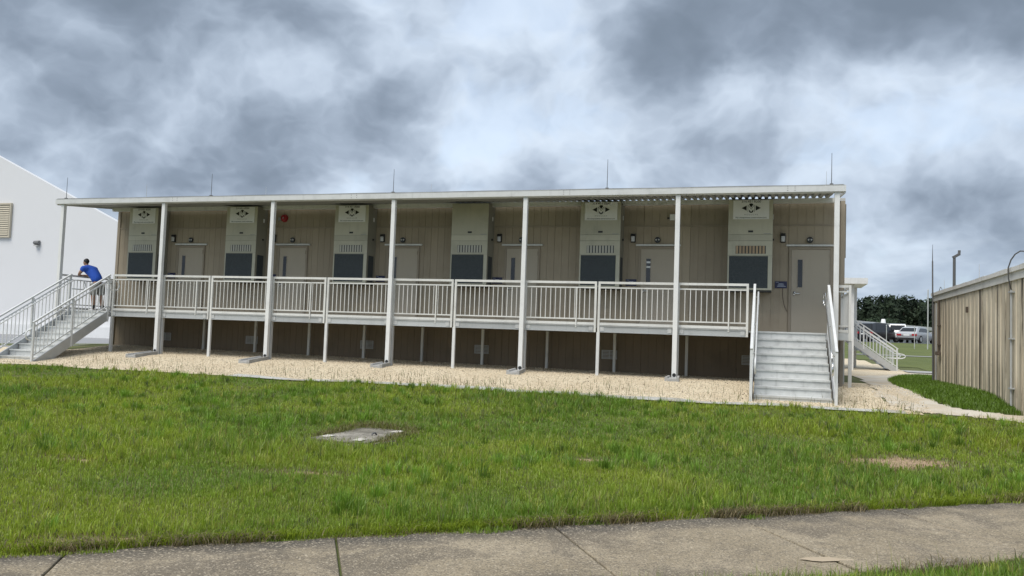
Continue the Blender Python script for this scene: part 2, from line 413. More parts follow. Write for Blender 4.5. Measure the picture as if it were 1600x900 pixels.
def bare(x, y):
    b = np.zeros_like(x)
    n = (fbm(x, y, 3.2, 3)-.45)*1.3
    for cx, cy, rx, ry, a in BARE:
        dx, dy = x-cx, y-cy; u = (dx*math.cos(a)+dy*math.sin(a))/rx; v_ = (-dx*math.sin(a)+dy*math.cos(a))/ry
        b = np.maximum(b, 1.25-np.sqrt(u*u+v_*v_)*.8+n)
    s_, p_ = sw_st(x, y)
    near = np.maximum(-p_, p_-SW_W)
    b = np.maximum(b, (1.15-near/.11*(1.0))*np.clip(fbm(x, y, 1.7, 3)*5-2.2, 0, 1)*(near > .0))     # worn earth along the walk
    return np.clip(b, 0, 1)
def axis(a, b, fine0, fine1, fs, cs):
    l = list(np.arange(a, fine0, cs)) + list(np.arange(fine0, fine1, fs)) + list(np.arange(fine1, b+cs, cs)); return np.array(l)
def ghf(x, y):
    z = zt(x, y); s, p = sw_st(x, y)
    z = np.where((p > .12) & (p < SW_W-.12), -.66, z)
    z = np.where((np.abs(x-14.5) < .62) & (np.abs(y+9.1) < .95), z-.09, z)
    return z
far = np.concatenate([-np.geomspace(2500, 60, 14), np.arange(-50, 0, 4), np.arange(0, 32, .2), np.arange(32, 60, 2), np.geomspace(60, 2500, 14)])
farY = np.concatenate([-np.geomspace(1500, 23, 10), np.arange(-20, -2.8, .16), np.arange(-2.8, 60, 1.0), np.geomspace(61, 2500, 16)])
ground, gv = grid_sheet('ground', far, farY, 'soil', -.012, ghf)
tag(ground, kind='structure')
ca = ground.data.color_attributes.new('bare', 'FLOAT_COLOR', 'POINT')
bb = bare(gv[:, 0], gv[:, 1]); ca.data.foreach_set('color', np.stack([bb, bb, bb, np.ones_like(bb)], 1).ravel())
# back lawn (right) and paved areas
lawn, _ = grid_sheet('back_lawn', np.arange(21.5, 75, 1.0), np.arange(15, 61, .8), 'far_lawn', .004, keep=lambda x, y: y > np.interp(x, [21.5, 24.3, 25.2, 27], [25.5, 25.5, 18, 14.5]))
tag(lawn, kind='structure')
shl, _ = grid_sheet('shed_lawn', np.arange(21.6, 26, .15), np.arange(-2.7, 11.4, .15), 'soil', .002,
                    keep=lambda x, y: x > np.interp(y, [-2.9, -2.4, -2.2, -1.9, -1.26, -.5, 1.5, 3.5, 5.9, 9.6, 11.2], [24.6, 23.74, 23.18, 22.73, 22.49, 22.33, 22.36, 22.44, 22.64, 23.43, 24.2]))
tag(shl, kind='structure')
def gravel_keep(x, y):
    e = -2.95+(fbm(x, x*0+3, .7, 3)-.45)*.45
    return (y > e) & ((x > .3) | (y < .2-x*.8)) & (x > -3) & (y < 2.7+(x > 20.9)*20)
gr, _ = grid_sheet('gravel_bed', np.arange(-3, 23.2, .12), np.arange(-3.4, 3.1, .12), 'gravel', .0,
                   keep=lambda x, y: gravel_keep(x, y) & (x < np.interp(y, [-3, -2.5, -2, -1, .5, 3], [22.2, 21.95, 21.72, 21.55, 21.6, 21.8])))
tag(gr, kind='structure')
gr2, _ = grid_sheet('gravel_bed', np.arange(20.9, 25.2, .3), np.arange(8.6, 26, .3), 'gravel', .006, keep=lambda x, y: x < np.interp(y, [8.6, 14.8, 20, 26], [22.1, 24.6, 24.2, 23.6]))
tag(gr2, kind='structure')
pv, _ = grid_sheet('pavement', np.arange(-70, .31, 1.5), np.arange(-1.2, 60, 1.2), 'asphalt_light', -.002, keep=lambda x, y: (x < -2) | (y > .0))
tag(pv, kind='structure')
path, _ = grid_sheet('concrete_path', np.arange(20.9, 28, .15), np.arange(-3.4, 17.6, .15), 'concrete_path', .004,
    keep=lambda x, y: (x > np.interp(y, [-3.4, -3, -2.5, -2, -1, .5, 3, 8.6, 14.8, 17.6], [24, 23.05, 21.95, 21.72, 21.55, 21.6, 21.8, 22.0, 24.5, 24.3])) &
                      (x < np.interp(y, [-2.9, -2.4, -2.2, -1.9, -1.26, -.5, 1.5, 3.5, 5.9, 9.6, 11.2], [24.6, 23.74, 23.18, 22.73, 22.49, 22.33, 22.36, 22.44, 22.64, 23.43, 24.2])+.03+(y > 10.8)*3) & (y > np.interp(x, [22.1, 22.56, 23, 23.6, 25], [-2.6, -2.78, -3.0, -3.22, -3.3])))
tag(path, kind='structure')
lp, _ = grid_sheet('lawn_path', np.arange(24, 75, 1), np.arange(31, 31.9, .4), 'concrete_grey', .03); tag(lp, kind='structure')
rp, _ = grid_sheet('back_path', np.arange(24.5, 75, 1), np.arange(15.4, 17.4, .5), 'concrete_grey', .03); tag(rp, kind='structure')
lot, _ = grid_sheet('parking_lot', np.arange(0, 110, 2), np.arange(59.2, 76, 1), 'asphalt', .02); tag(lot, kind='structure')
# pale concrete strip along the gravel, half grown over
e_pts = np.arange(8.0, 21.9, .12)
st = MB()
def edge_y(a): return -2.93+float((fbm(np.array([a]), np.array([3.]), .7, 3)[0]-.45)*.45)
def edge_w(a): return .10+.30*float(np.clip((fbm(np.array([a]), np.array([8.]), .8, 3)[0]-.25)*2.2, 0, 1))
for a in e_pts[:-1]:
    b = a+.12; ya, yb = edge_y(a), edge_y(b)
    q4 = [(a, ya-.16), (b, yb-.16), (b, yb+edge_w(b)), (a, ya+edge_w(a))]
    st.add([(px_, py_, zt0(px_, py_)+.02) for px_, py_ in q4], [(0, 1, 2, 3)])
tag(st.build('edge_strip', 'white_cloth'), kind='structure')
# sidewalk slabs
sw = MB().prism([(0, 0), (1, 0), (1, 1)], 2, -1, -.9)
swo = MB()
SWJ = np.array([.515, -.857])     # direction of the joints
def swp(s, p, z): return (SW0[0]+SWD[0]*s+SWJ[0]*p, SW0[1]+SWD[1]*s+SWJ[1]*p, z)
a, b, c, d = swp(-14, .05, -.565), swp(16, .05, -.565), swp(16, SW_W-.05, -.565), swp(-14, SW_W-.05, -.565)
swo.add([a, b, c, d], [(0, 1, 2, 3)])
sidewalk = tag(swo.build('sidewalk', 'soil'), kind='structure')
for k in range(-8, 10):
    s0, s1 = -.12+k*1.58+.008, -.12+(k+1)*1.58-.008
    rj = random.Random(k+50)
    def J(): return rj.uniform(-.006, .006)
    n = 14; top = []; 
    tilt = rj.uniform(-.008, .008)
    for i in range(n+1): top.append((s0+(s1-s0)*i/n, rj.uniform(-.03, .05)))
    for i in range(n, -1, -1): top.append((s0+(s1-s0)*i/n, SW_W+rj.uniform(-.02, .02)))
    mb = MB(); vs = [swp(s, p, -.545+tilt*(p-.6)) for s, p in top] + [swp(s, p, -.66) for s, p in top]
    nn = len(top); mb.add(vs, [tuple(range(nn))]+[(i, (i+1) % nn, nn+(i+1) % nn, nn+i) for i in range(nn)])
    mb.build('slab', 'concrete_old', sidewalk, bevel=.008)
# pale sand washed over a slab corner, and the low sand fan
mb = MB(); ring = []
for i in range(22):
    a = 2*math.pi*i/22; r = 1+.2*math.sin(3*a+1)+.12*math.sin(7*a)
    s, p = 3.05+.24*r*math.cos(a), 1.30+.05*r*math.sin(a)+.08*math.cos(a); ring.append(swp(s, p, -.5405))
mb.add([swp(3.05, 1.30, -.538)]+ring, [(0, 1+i, 1+(i+1) % 22) for i in range(22)])
M('sand').geo().col((.40, .325, .23)).rough(.95)
tag(mb.build('sand_patch', 'sand', smooth=True), 'pale tan sand washed over the sidewalk slab near the lower right', 'sand', kind='stuff')
# ------------------------------------------------------------------ grass
def blades(name, x, y, z, h, wd, lean, az, tint, seg=2):
    n = len(x)
    dx, dy = np.cos(az), np.sin(az)                       # lean direction
    wx, wy = -dy, dx
    tw = RNG.uniform(-.9, .9, n); wx2 = wx*np.cos(tw)+dx*np.sin(tw); wy2 = wy*np.cos(tw)+dy*np.sin(tw)
    b = wd/2
    P = np.zeros((n, 5, 3))
    P[:, 0] = np.stack([x-wx2*b, y-wy2*b, z-.01], 1); P[:, 1] = np.stack([x+wx2*b, y+wy2*b, z-.01], 1)
    mx = x+dx*lean*h*.35; my = y+dy*lean*h*.35; mz = z+h*.62*np.sqrt(np.maximum(1-(lean*.8)**2, .05))
    P[:, 2] = np.stack([mx+wx2*b*.8, my+wy2*b*.8, mz], 1); P[:, 3] = np.stack([mx-wx2*b*.8, my-wy2*b*.8, mz], 1)
    tz = z+h*np.sqrt(np.maximum(1-np.minimum(lean, 1)**2*.95, .02))
    P[:, 4] = np.stack([x+dx*lean*h, y+dy*lean*h, tz], 1)
    base = (np.arange(n)*5)[:, None]
    loops = np.concatenate([base+np.array([0, 1, 2, 3]), base+np.array([3, 2, 4])], 1).ravel()
    starts = np.stack([np.arange(n)*7, np.arange(n)*7+4], 1).ravel()
    me = bpy.data.meshes.new(name); me.vertices.add(n*5); me.vertices.foreach_set('co', P.ravel())
    me.loops.add(n*7); me.loops.foreach_set('vertex_index', loops.astype(np.int32))
    me.polygons.add(n*2); me.polygons.foreach_set('loop_start', starts.astype(np.int32))
    me.polygons.foreach_set('use_smooth', np.ones(n*2, bool))
    me.update(calc_edges=True)
    ca = me.color_attributes.new('tint', 'FLOAT_COLOR', 'POINT')
    col = np.ones((n, 5, 4)); col[:, :, :3] = tint[:, None, :]
    ca.data.foreach_set('color', col.ravel()); me.materials.append(MATS['grass_blade'])
    o = bpy.data.objects.new(name, me); C.objects.link(o); return o
def in_view(x, y, m=.12):
    dx, dy = x-CAM.x, y-CAM.y
    f = dx*fw.x+dy*fw.y; r = dx*r2.x+dy*r2.y
    return (f > .5) & (np.abs(r) < (800/1302.24+m)*f+.6)
def in_vault(x, y, g=.0):
    cx, cy = 14.50, -9.10
    return (np.abs(x-cx) < .46+g) & (np.abs(y-cy) < .82+g)
def lawn_points(n):
    # density falls off with distance from the camera
    out = []
    tot = 0
    while tot < n:
        d = RNG.uniform(3.6, 23., n); d = 3.6*(23./3.6)**RNG.random(n)**.86
        a = RNG.uniform(-.80, .80, n)
        fx = fw.xy.normalized(); rx = Vector((fx.y, -fx.x))
        x = CAM.x+fx.x*d+rx.x*np.tan(a)*d; y = CAM.y+fx.y*d+rx.y*np.tan(a)*d
        s, p = sw_st(x, y)
        e = -3.05+(fbm(x, x*0+3, .7, 3)-.45)*.45
        k = in_view(x, y) & (y < e+RNG.normal(0, .05, n)) & ((p < -.01+(fbm(x, y, 1.9, 4)-.45)*.55) | (p > SW_W+.02+(vnoise(x, y, 4)-.5)*.12)) & ~in_vault(x, y, -.10+.14*(vnoise(x, y, 3.)-.3))
        k &= RNG.random(n) > bare(x, y)*.93
        k &= ~((np.abs(x-1.06) < .95) & (y > -3.0))
        x, y = x[k], y[k]; out.append(np.stack([x, y], 1)); tot += len(x)
    return np.concatenate(out)[:n]
def lawn_field(x, y):
    tall = np.clip((fbm(x, y, .75, 4)-.30)*3.0, 0, 1)
    s_, p_ = sw_st(x, y)
    prox = np.clip(1-np.maximum(-p_, p_-SW_W)/.24, 0, 1)
    edge = prox*np.clip(fbm(x, y, 1.3, 3)*4.5-2.0, .0, 1)
    k1 = np.clip((fbm(x+40, y-9, .55, 4)-.34)*3.6, 0, 1)
    return tall*(1-.75*prox), np.clip(edge, 0, 1), k1
c1 = np.array([.295, .375, .042]); c2 = np.array([.165, .275, .036]); c3 = np.array([.40, .43, .09]); brn = np.array([.20, .145, .075]); gry = np.array([.15, .19, .075])
GX, GY, GH, GW, GL, GA, GT = [], [], [], [], [], [], []
def put(x, y, h, w_, l, a, t):
    GX.append(x); GY.append(y); GH.append(h); GW.append(w_); GL.append(np.clip(l, .02, .97)); GA.append(a); GT.append(t)
# low ground cover
n = 440000; pt = lawn_points(n); x, y = pt[:, 0], pt[:, 1]; dist = np.hypot(x-CAM.x, y-CAM.y)
tall, edge, k1 = lawn_field(x, y)
h = (.028+.034*tall)*RNG.uniform(.5, 1.5, n)*(1-.5*edge)*(1-.55*np.clip(1+sw_st(x, y)[1]/.22, 0, 1)*(sw_st(x, y)[1] < .1))
t = c1*(1-k1[:, None])+c2*k1[:, None]; r1 = RNG.random(n)[:, None]; t = t*(1-.4*r1**2)+c3*.4*r1**2
dead = RNG.random(n) < .06+.55*edge**1.3+.45*np.clip(bare(x, y)*2, 0, 1)
t = np.where(dead[:, None], brn*RNG.uniform(.45, 1.3, n)[:, None], t)*RNG.uniform(.7, 1.3, n)[:, None]
put(x, y, h, (.0020+.00036*dist)*RNG.uniform(.7, 1.4, n), RNG.normal(.58, .3, n)+.5*edge+.3*dead, RNG.uniform(0, 6.3, n), t)
# tufts: blades fan out from one root
m_ = 33000; pt = lawn_points(m_); tall, edge, k1 = lawn_field(pt[:, 0], pt[:, 1])
keep = RNG.random(m_) < .12+.88*tall-.5*edge; pt, tall, edge, k1 = pt[keep], tall[keep], edge[keep], k1[keep]; m_ = len(pt)
nb = RNG.integers(6, 16, m_); idx = np.repeat(np.arange(m_), nb); n = len(idx)
size = (.045+.068*tall)*RNG.uniform(.6, 1.5, m_)
ang = RNG.uniform(0, 6.3, n); rad_ = np.abs(RNG.normal(0, .022, n))
x = pt[idx, 0]+np.cos(ang)*rad_; y = pt[idx, 1]+np.sin(ang)*rad_; dist = np.hypot(x-CAM.x, y-CAM.y)
tuftc = (c1*(1-k1[:, None])+c2*k1[:, None])*RNG.uniform(.75, 1.28, m_)[:, None]
sp_ = RNG.random(m_)[:, None]; tuftc = np.where(sp_ < .16, c3*RNG.uniform(.7, 1.1, m_)[:, None], np.where(sp_ > .90, gry*RNG.uniform(.6, 1.1, m_)[:, None], tuftc))
t = tuftc[idx]*RNG.uniform(.75, 1.3, n)[:, None]
t = np.where(RNG.random(n)[:, None] < .05, brn*1.35, t)
put(x, y, size[idx]*RNG.uniform(.55, 1.35, n)*(1-.5*np.clip(1+sw_st(x, y)[1]/.22, 0, 1)*(sw_st(x, y)[1] < .1)), (.0020+.00036*dist)*RNG.uniform(.7, 1.5, n), np.abs(RNG.normal(.34, .25, n))+rad_*5, ang+RNG.normal(0, .5, n), t)
# big ragged clumps
m_ = 1500; pt = lawn_points(m_); keep = (fbm(pt[:, 0]+7, pt[:, 1]+3, .6, 3) > .46) & (np.maximum(-sw_st(pt[:, 0], pt[:, 1])[1], sw_st(pt[:, 0], pt[:, 1])[1]-SW_W) > .25); pt = pt[keep]; m_ = len(pt)
nb = RNG.integers(25, 60, m_); idx = np.repeat(np.arange(m_), nb); n = len(idx); ang = RNG.uniform(0, 6.3, n); rad_ = np.abs(RNG.normal(0, .05, n))
x = pt[idx, 0]+np.cos(ang)*rad_; y = pt[idx, 1]+np.sin(ang)*rad_; dist = np.hypot(x-CAM.x, y-CAM.y)
put(x, y, RNG.uniform(.09, .17, m_)[idx]*RNG.uniform(.6, 1.25, n), (.0024+.00036*dist)*RNG.uniform(.7, 1.5, n), np.abs(RNG.normal(.3, .22, n))+rad_*3.5, ang+RNG.normal(0, .4, n), (c2*1.05)[None]*RNG.uniform(.65, 1.35, m_)[idx][:, None]*RNG.uniform(.75, 1.3, n)[:, None])
# lone seed stalks
n = 2600; pt = lawn_points(n); x, y = pt[:, 0], pt[:, 1]; dist = np.hypot(x-CAM.x, y-CAM.y)
put(x, y, RNG.uniform(.12, .24, n), .0016+.00030*dist, np.abs(RNG.normal(.25, .2, n)), RNG.uniform(0, 6.3, n), np.array([[.30, .29, .12]])*RNG.uniform(.6, 1.2, n)[:, None])
# green blades flopping over the far edge of the sidewalk
n = 16000; s_ = RNG.uniform(-3.8, 8, n); p_ = RNG.normal(-.08, .06, n); k = (p_ < .015) & (RNG.random(n) < np.clip(fbm(s_, s_*0+9, 1.1, 3)*3-.7, .1, 1)); s_, p_ = s_[k], p_[k]; n = len(s_)
x = SW0[0]+SWD[0]*s_+SWP[0]*p_; y = SW0[1]+SWD[1]*s_+SWP[1]*p_
put(x, y, RNG.uniform(.04, .12, n), RNG.uniform(.003, .006, n), RNG.uniform(.75, .96, n), math.atan2(SWP[1], SWP[0])+RNG.normal(0, .8, n), (c1*.95)[None]*RNG.uniform(.55, 1.3, n)[:, None])
# dead thatch and runners lying over the edges of the sidewalk
n = 22000; s_ = RNG.uniform(-3.8, 8, n); dn = np.clip(fbm(s_, s_*0+4, 1.6, 4)*5-2.1, .02, 1)
p_ = np.where(RNG.random(n) < .85, RNG.normal(-.02, .065, n), SW_W+RNG.normal(.05, .05, n)); k = (RNG.random(n) < dn) & (p_ < .02+.16*dn*RNG.random(n)); k |= (p_ > SW_W-.06) & (RNG.random(n) < dn)
s_, p_ = s_[k], p_[k]; n = len(s_); x = SW0[0]+SWD[0]*s_+SWP[0]*p_; y = SW0[1]+SWD[1]*s_+SWP[1]*p_
put(x, y, RNG.uniform(.04, .13, n), RNG.uniform(.003, .007, n), RNG.uniform(.8, .97, n), RNG.uniform(0, 6.3, n),
    np.where(RNG.random(n)[:, None] < .25, np.array([[.10, .08, .05]]), np.array([[.27, .215, .125]]))*RNG.uniform(.5, 1.3, n)[:, None])
n = 5000; a_ = RNG.uniform(0, 6.3, n); k_ = np.minimum(1/np.maximum(np.abs(np.cos(a_)), np.abs(np.sin(a_))), 1.25)*RNG.normal(1.0, .13, n)
put(14.50+.44*k_*np.cos(a_), -9.10+.77*k_*np.sin(a_), RNG.uniform(.03, .11, n), RNG.uniform(.003, .008, n), RNG.uniform(.5, .95, n), RNG.uniform(0, 6.3, n),
    np.where(RNG.random(n)[:, None] < .5, np.array([[.20, .23, .05]]), np.array([[.25, .20, .11]]))*RNG.uniform(.4, 1.2, n)[:, None])
x, y, h, wd, lean, az, tint = [np.concatenate(v) for v in (GX, GY, GH, GW, GL, GA, GT)]
h = h*np.where(in_vault(x, y, .12), .8, 1)
tag(blades('grass', x, y, np.maximum(zt(x, y), np.where((sw_st(x, y)[1] > 0) & (sw_st(x, y)[1] < SW_W), -.54, -9)), h, wd, lean, az, tint), 'green uneven lawn grass between the sidewalk and the gravel', 'grass', kind='stuff')
# grass beside the stained shed
n = 60000; x = RNG.uniform(22.2, 24.6, n); y = RNG.uniform(-2.6, 11.0, n)
k = x > np.interp(y, [-2.9, -2.4, -2.2, -1.9, -1.26, -.5, 1.5, 3.5, 5.9, 9.6, 11.2], [24.6, 23.74, 23.18, 22.73, 22.49, 22.33, 22.36, 22.44, 22.64, 23.43, 24.2])+RNG.normal(0, .04, n)
k &= (x < 23.74) | (y > 5.95); x, y = x[k], y[k]; n = len(x)
tag(blades('grass', x, y, zt(x, y), RNG.uniform(.05, .13, n), np.full(n, .012), RNG.uniform(.1, .8, n), RNG.uniform(0, 6.3, n),
    (c2*.9)[None]*RNG.uniform(.6, 1.3, n)[:, None]), 'dark green grass strip along the stained shed wall', 'grass', kind='stuff')
# weeds sprouting from the gravel
n = 3000; x = RNG.uniform(2.2, 22.0, n); y = -2.6+np.abs(RNG.normal(0, .75, n)); k = (y < 1.6) & (RNG.random(n) < np.clip(fbm(x, y, .9, 3)*2-.55, .05, 1)); x, y = x[k], y[k]; n = len(x)
tag(blades('weeds', x, y, zt(x, y), RNG.uniform(.05, .20, n), np.full(n, .007), RNG.uniform(.05, .6, n), RNG.uniform(0, 6.3, n),
    np.where(RNG.random(n)[:, None] < .5, np.array([[.10, .13, .04]]), np.array([[.20, .15, .08]]))*RNG.uniform(.6, 1.3, n)[:, None]), 'thin weeds sprouting through the tan gravel', 'weeds', kind='stuff')
# loose pebbles
n = 30000; x = RNG.uniform(.5, 22.3, n); y = -2.75+5.0*RNG.random(n)**1.2
e = -2.95+(fbm(x, x*0+3, .7, 3)-.45)*.45
k = (y > e) & gravel_keep(x, y); x, y = x[k], y[k]; n = len(x); z = zt(x, y)
r = RNG.uniform(.006, .015, n)
oct_ = np.array([(1, 0, 0), (0, 1, 0), (-1, 0, 0), (0, -1, 0), (0, 0, .8), (0, 0, -.8)])
P = oct_[None]*r[:, None, None]*RNG.uniform(.6, 1.4, (n, 6, 1)); ang = RNG.uniform(0, 6.3, n)
ca_, sa_ = np.cos(ang)[:, None], np.sin(ang)[:, None]
P = np.stack([P[..., 0]*ca_-P[..., 1]*sa_+x[:, None], P[..., 0]*sa_+P[..., 1]*ca_+y[:, None], P[..., 2]+z[:, None]+.008], -1)
F = np.array([(0, 1, 4), (1, 2, 4), (2, 3, 4), (3, 0, 4), (1, 0, 5), (2, 1, 5), (3, 2, 5), (0, 3, 5)])
fs = ((np.arange(n)*6)[:, None, None]+F[None]).reshape(-1, 3)
me = bpy.data.meshes.new('pebbles'); me.vertices.add(n*6); me.vertices.foreach_set('co', P.ravel()); me.loops.add(len(fs)*3)
me.loops.foreach_set('vertex_index', fs.ravel().astype(np.int32)); me.polygons.add(len(fs)); me.polygons.foreach_set('loop_start', (np.arange(len(fs))*3).astype(np.int32)); me.update(calc_edges=True)
ca = me.color_attributes.new('tint', 'FLOAT_COLOR', 'POINT')
pc = np.where(RNG.random(n)[:, None] < .04, np.array([[.14, .11, .08]]), np.array([[.69, .60, .45]])*RNG.uniform(.72, 1.15, n)[:, None])
ca.data.foreach_set('color', np.concatenate([np.repeat(pc[:, None], 6, 1), np.ones((n, 6, 1))], -1).ravel()); me.materials.append(MATS['pebble'])
po = bpy.data.objects.new('pebbles', me); C.objects.link(po); tag(po, 'loose tan pebbles on the gravel bed', 'gravel', kind='stuff')
# ------------------------------------------------------------------ modular building
WY = 2.31
X0, X1 = -.18, 21.18
bld = empty('modular_building', (X0, WY, 0), 'long tan modular classroom building with grooved siding and six doors', 'building')
DOORS = [2.13, 5.66, 9.18, 12.65, 16.26, 19.92]; DW = .99
ACX = [.72, 4.20, 7.77, 11.29, 14.82, 18.49]; ACW = 1.04
def siding_panel(w_, z0, z1, pitch=.203, groove=.008):
    """one sheet of grooved siding, front towards -Y"""
    mb = MB(); n = max(1, round(w_/pitch)); pw = w_/n
    for i in range(n):
        g0 = groove if i else .002; 
        mb.box(i*pw+g0/2, (i+1)*pw-.002, 0, .016, z0, z1)
    mb.box(0, w_, .012, .03, z0, z1)
    return mb
NP = 18; pw = (X1-X0-.2)/NP
courses = [('siding', 1.13, 3.76), ('siding', 3.80, 4.36), ('skirt_shaded', -.06, 1.09)]
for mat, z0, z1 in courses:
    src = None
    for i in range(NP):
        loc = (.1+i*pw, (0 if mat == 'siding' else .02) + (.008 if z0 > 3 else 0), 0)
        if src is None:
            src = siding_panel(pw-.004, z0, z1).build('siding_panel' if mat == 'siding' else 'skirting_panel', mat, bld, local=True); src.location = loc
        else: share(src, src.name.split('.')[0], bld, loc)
bx(X0, X1, WY-.012, WY+.02, 3.762, 3.798).build('belt_trim', 'siding_trim', bld)
bx(X0+.1, X1-.1, WY-.004, WY+.03, 1.092, 1.128).build('skirt_trim', 'siding_trim', bld)
for a in (X0, X1-.1): bx(a, a+.1, WY-.02, WY+.06, -.06, 4.36).build('corner_trim', 'siding_trim', bld)
bx(X0+.02, X0+.06, WY+.06, 12.2, -.06, 4.36).build('end_wall', 'siding', bld); bx(X1-.06, X1-.02, WY+.06, 12.2, -.06, 4.36).build('end_wall', 'siding', bld)
for i in range(8):
    bx(X1-.02, X1-.008, WY+.1+i*1.22, WY+.1+i*1.22+1.2, -.05, 4.35).build('siding_panel', 'siding', bld)
bx(X0+.06, X1-.06, 12.16, 12.2, -.06, 4.36).build('rear_wall', 'siding', bld)
bx(X0, X1, WY-.015, 12.25, 4.362, 4.43).build('roof', 'roofing', bld)
bx(X1+.002, X1+.03, WY+.1, WY+.15, 3.0, 4.3).build('downspout', 'siding_trim', bld)
def door(x, i):
    f = MB(); f.box(x, x+.055, WY-.035, WY+.0, 1.14, 3.24); f.box(x+DW-.055, x+DW, WY-.035, WY+.0, 1.14, 3.24); f.box(x+.055, x+DW-.055, WY-.035, WY+.0, 3.185, 3.24)
    lf = bx(x+.06, x+DW-.06, WY-.022, WY-.001, 1.165, 3.18).build('door', 'door_paint', bld)
    f.build('frame', 'siding_trim', lf)
    bx(x-.07, x+DW+.07, WY-.06, WY-.001, 3.26, 3.302).build('drip_cap', 'cream_paint', lf)
    bx(x+.185, x+.325, WY-.03, WY-.0225, 2.25, 2.95).build('window_frame', 'door_paint', lf)
    bx(x+.20, x+.31, WY-.033, WY-.0305, 2.265, 2.935).build('window', 'glass_dark', lf)
    hd = MB(); hd.box(x+.10, x+.15, WY-.04, WY-.0225, 2.06, 2.16); hd.tube([(x+.125, WY-.04, 2.11), (x+.125, WY-.075, 2.11), (x+.155, WY-.082, 2.11), (x+.26, WY-.08, 2.105)], .014)
    hd.build('handle', 'chrome', lf, smooth=True)
    for z in (1.4, 2.2, 3.0): bx(x+DW-.066, x+DW-.05, WY-.048, WY-.0355, z, z+.11).build('hinge', 'siding_trim', lf)
    bx(x+.0, x+DW, WY-.05, WY-.001, 1.141, 1.162).build('threshold', 'aluminium', lf)
    if i == 4:
        for z in (2.82, 2.70): bx(x+.205, x+.305, WY-.0355, WY-.0335, z, z+.045).build('reflection_strip', 'sign_white', lf)  # reflection in the fifth door's glass, painted as two white strips
for i, x in enumerate(DOORS): door(x, i)
for x in (1.85, 4.91, 8.67, 12.09, 15.57, 19.05):
    v_ = MB(); v_.box(x-.2, x+.2, WY-.0, WY+.018, .34, .36); v_.box(x-.2, x+.2, WY-.0, WY+.018, .55, .57)
    v_.box(x-.2, x-.18, WY-.0, WY+.018, .36, .55); v_.box(x+.18, x+.2, WY-.0, WY+.018, .36, .55)
    for j in range(5): v_.box(x-.18, x+.18, WY+.004, WY+.016, .37+j*.036, .39+j*.036)
    v_.box(x-.008, x+.008, WY+.001, WY+.018, .36, .55)
    v_.build('skirt_vent', 'galvanised', bld)
ORD = ['leftmost', 'second from left', 'third from left', 'fourth from left', 'fifth from left', 'rightmost']
# ---- air conditioners with signs
def text_mesh(s, size, name, mat, parent, loc, extrude=.001, align='CENTER', squeeze=1.):
    cu = bpy.data.curves.new(name, 'FONT'); cu.body = s; cu.size = size; cu.align_x = align; cu.extrude = extrude
    to = bpy.data.objects.new(name+'_tmp', cu); C.objects.link(to)
    me = bpy.data.meshes.new_from_object(to.evaluated_get(bpy.context.evaluated_depsgraph_get()))
    bpy.data.objects.remove(to); bpy.data.curves.remove(cu)
    for v in me.vertices: v.co = (v.co.x*squeeze, -v.co.z, v.co.y)
    me.name = name; me.materials.clear(); me.materials.append(MATS[mat])
    o = bpy.data.objects.new(name, me); C.objects.link(o); o.parent = parent; o.location = loc; return o
AY = WY-.52
ac_notes = ['over the left stairs side of the porch', 'beside the red alarm bell', 'left of the third door', 'the one without a white sign', 'left of the fifth door', 'beside the right-hand stairs']
signs = []
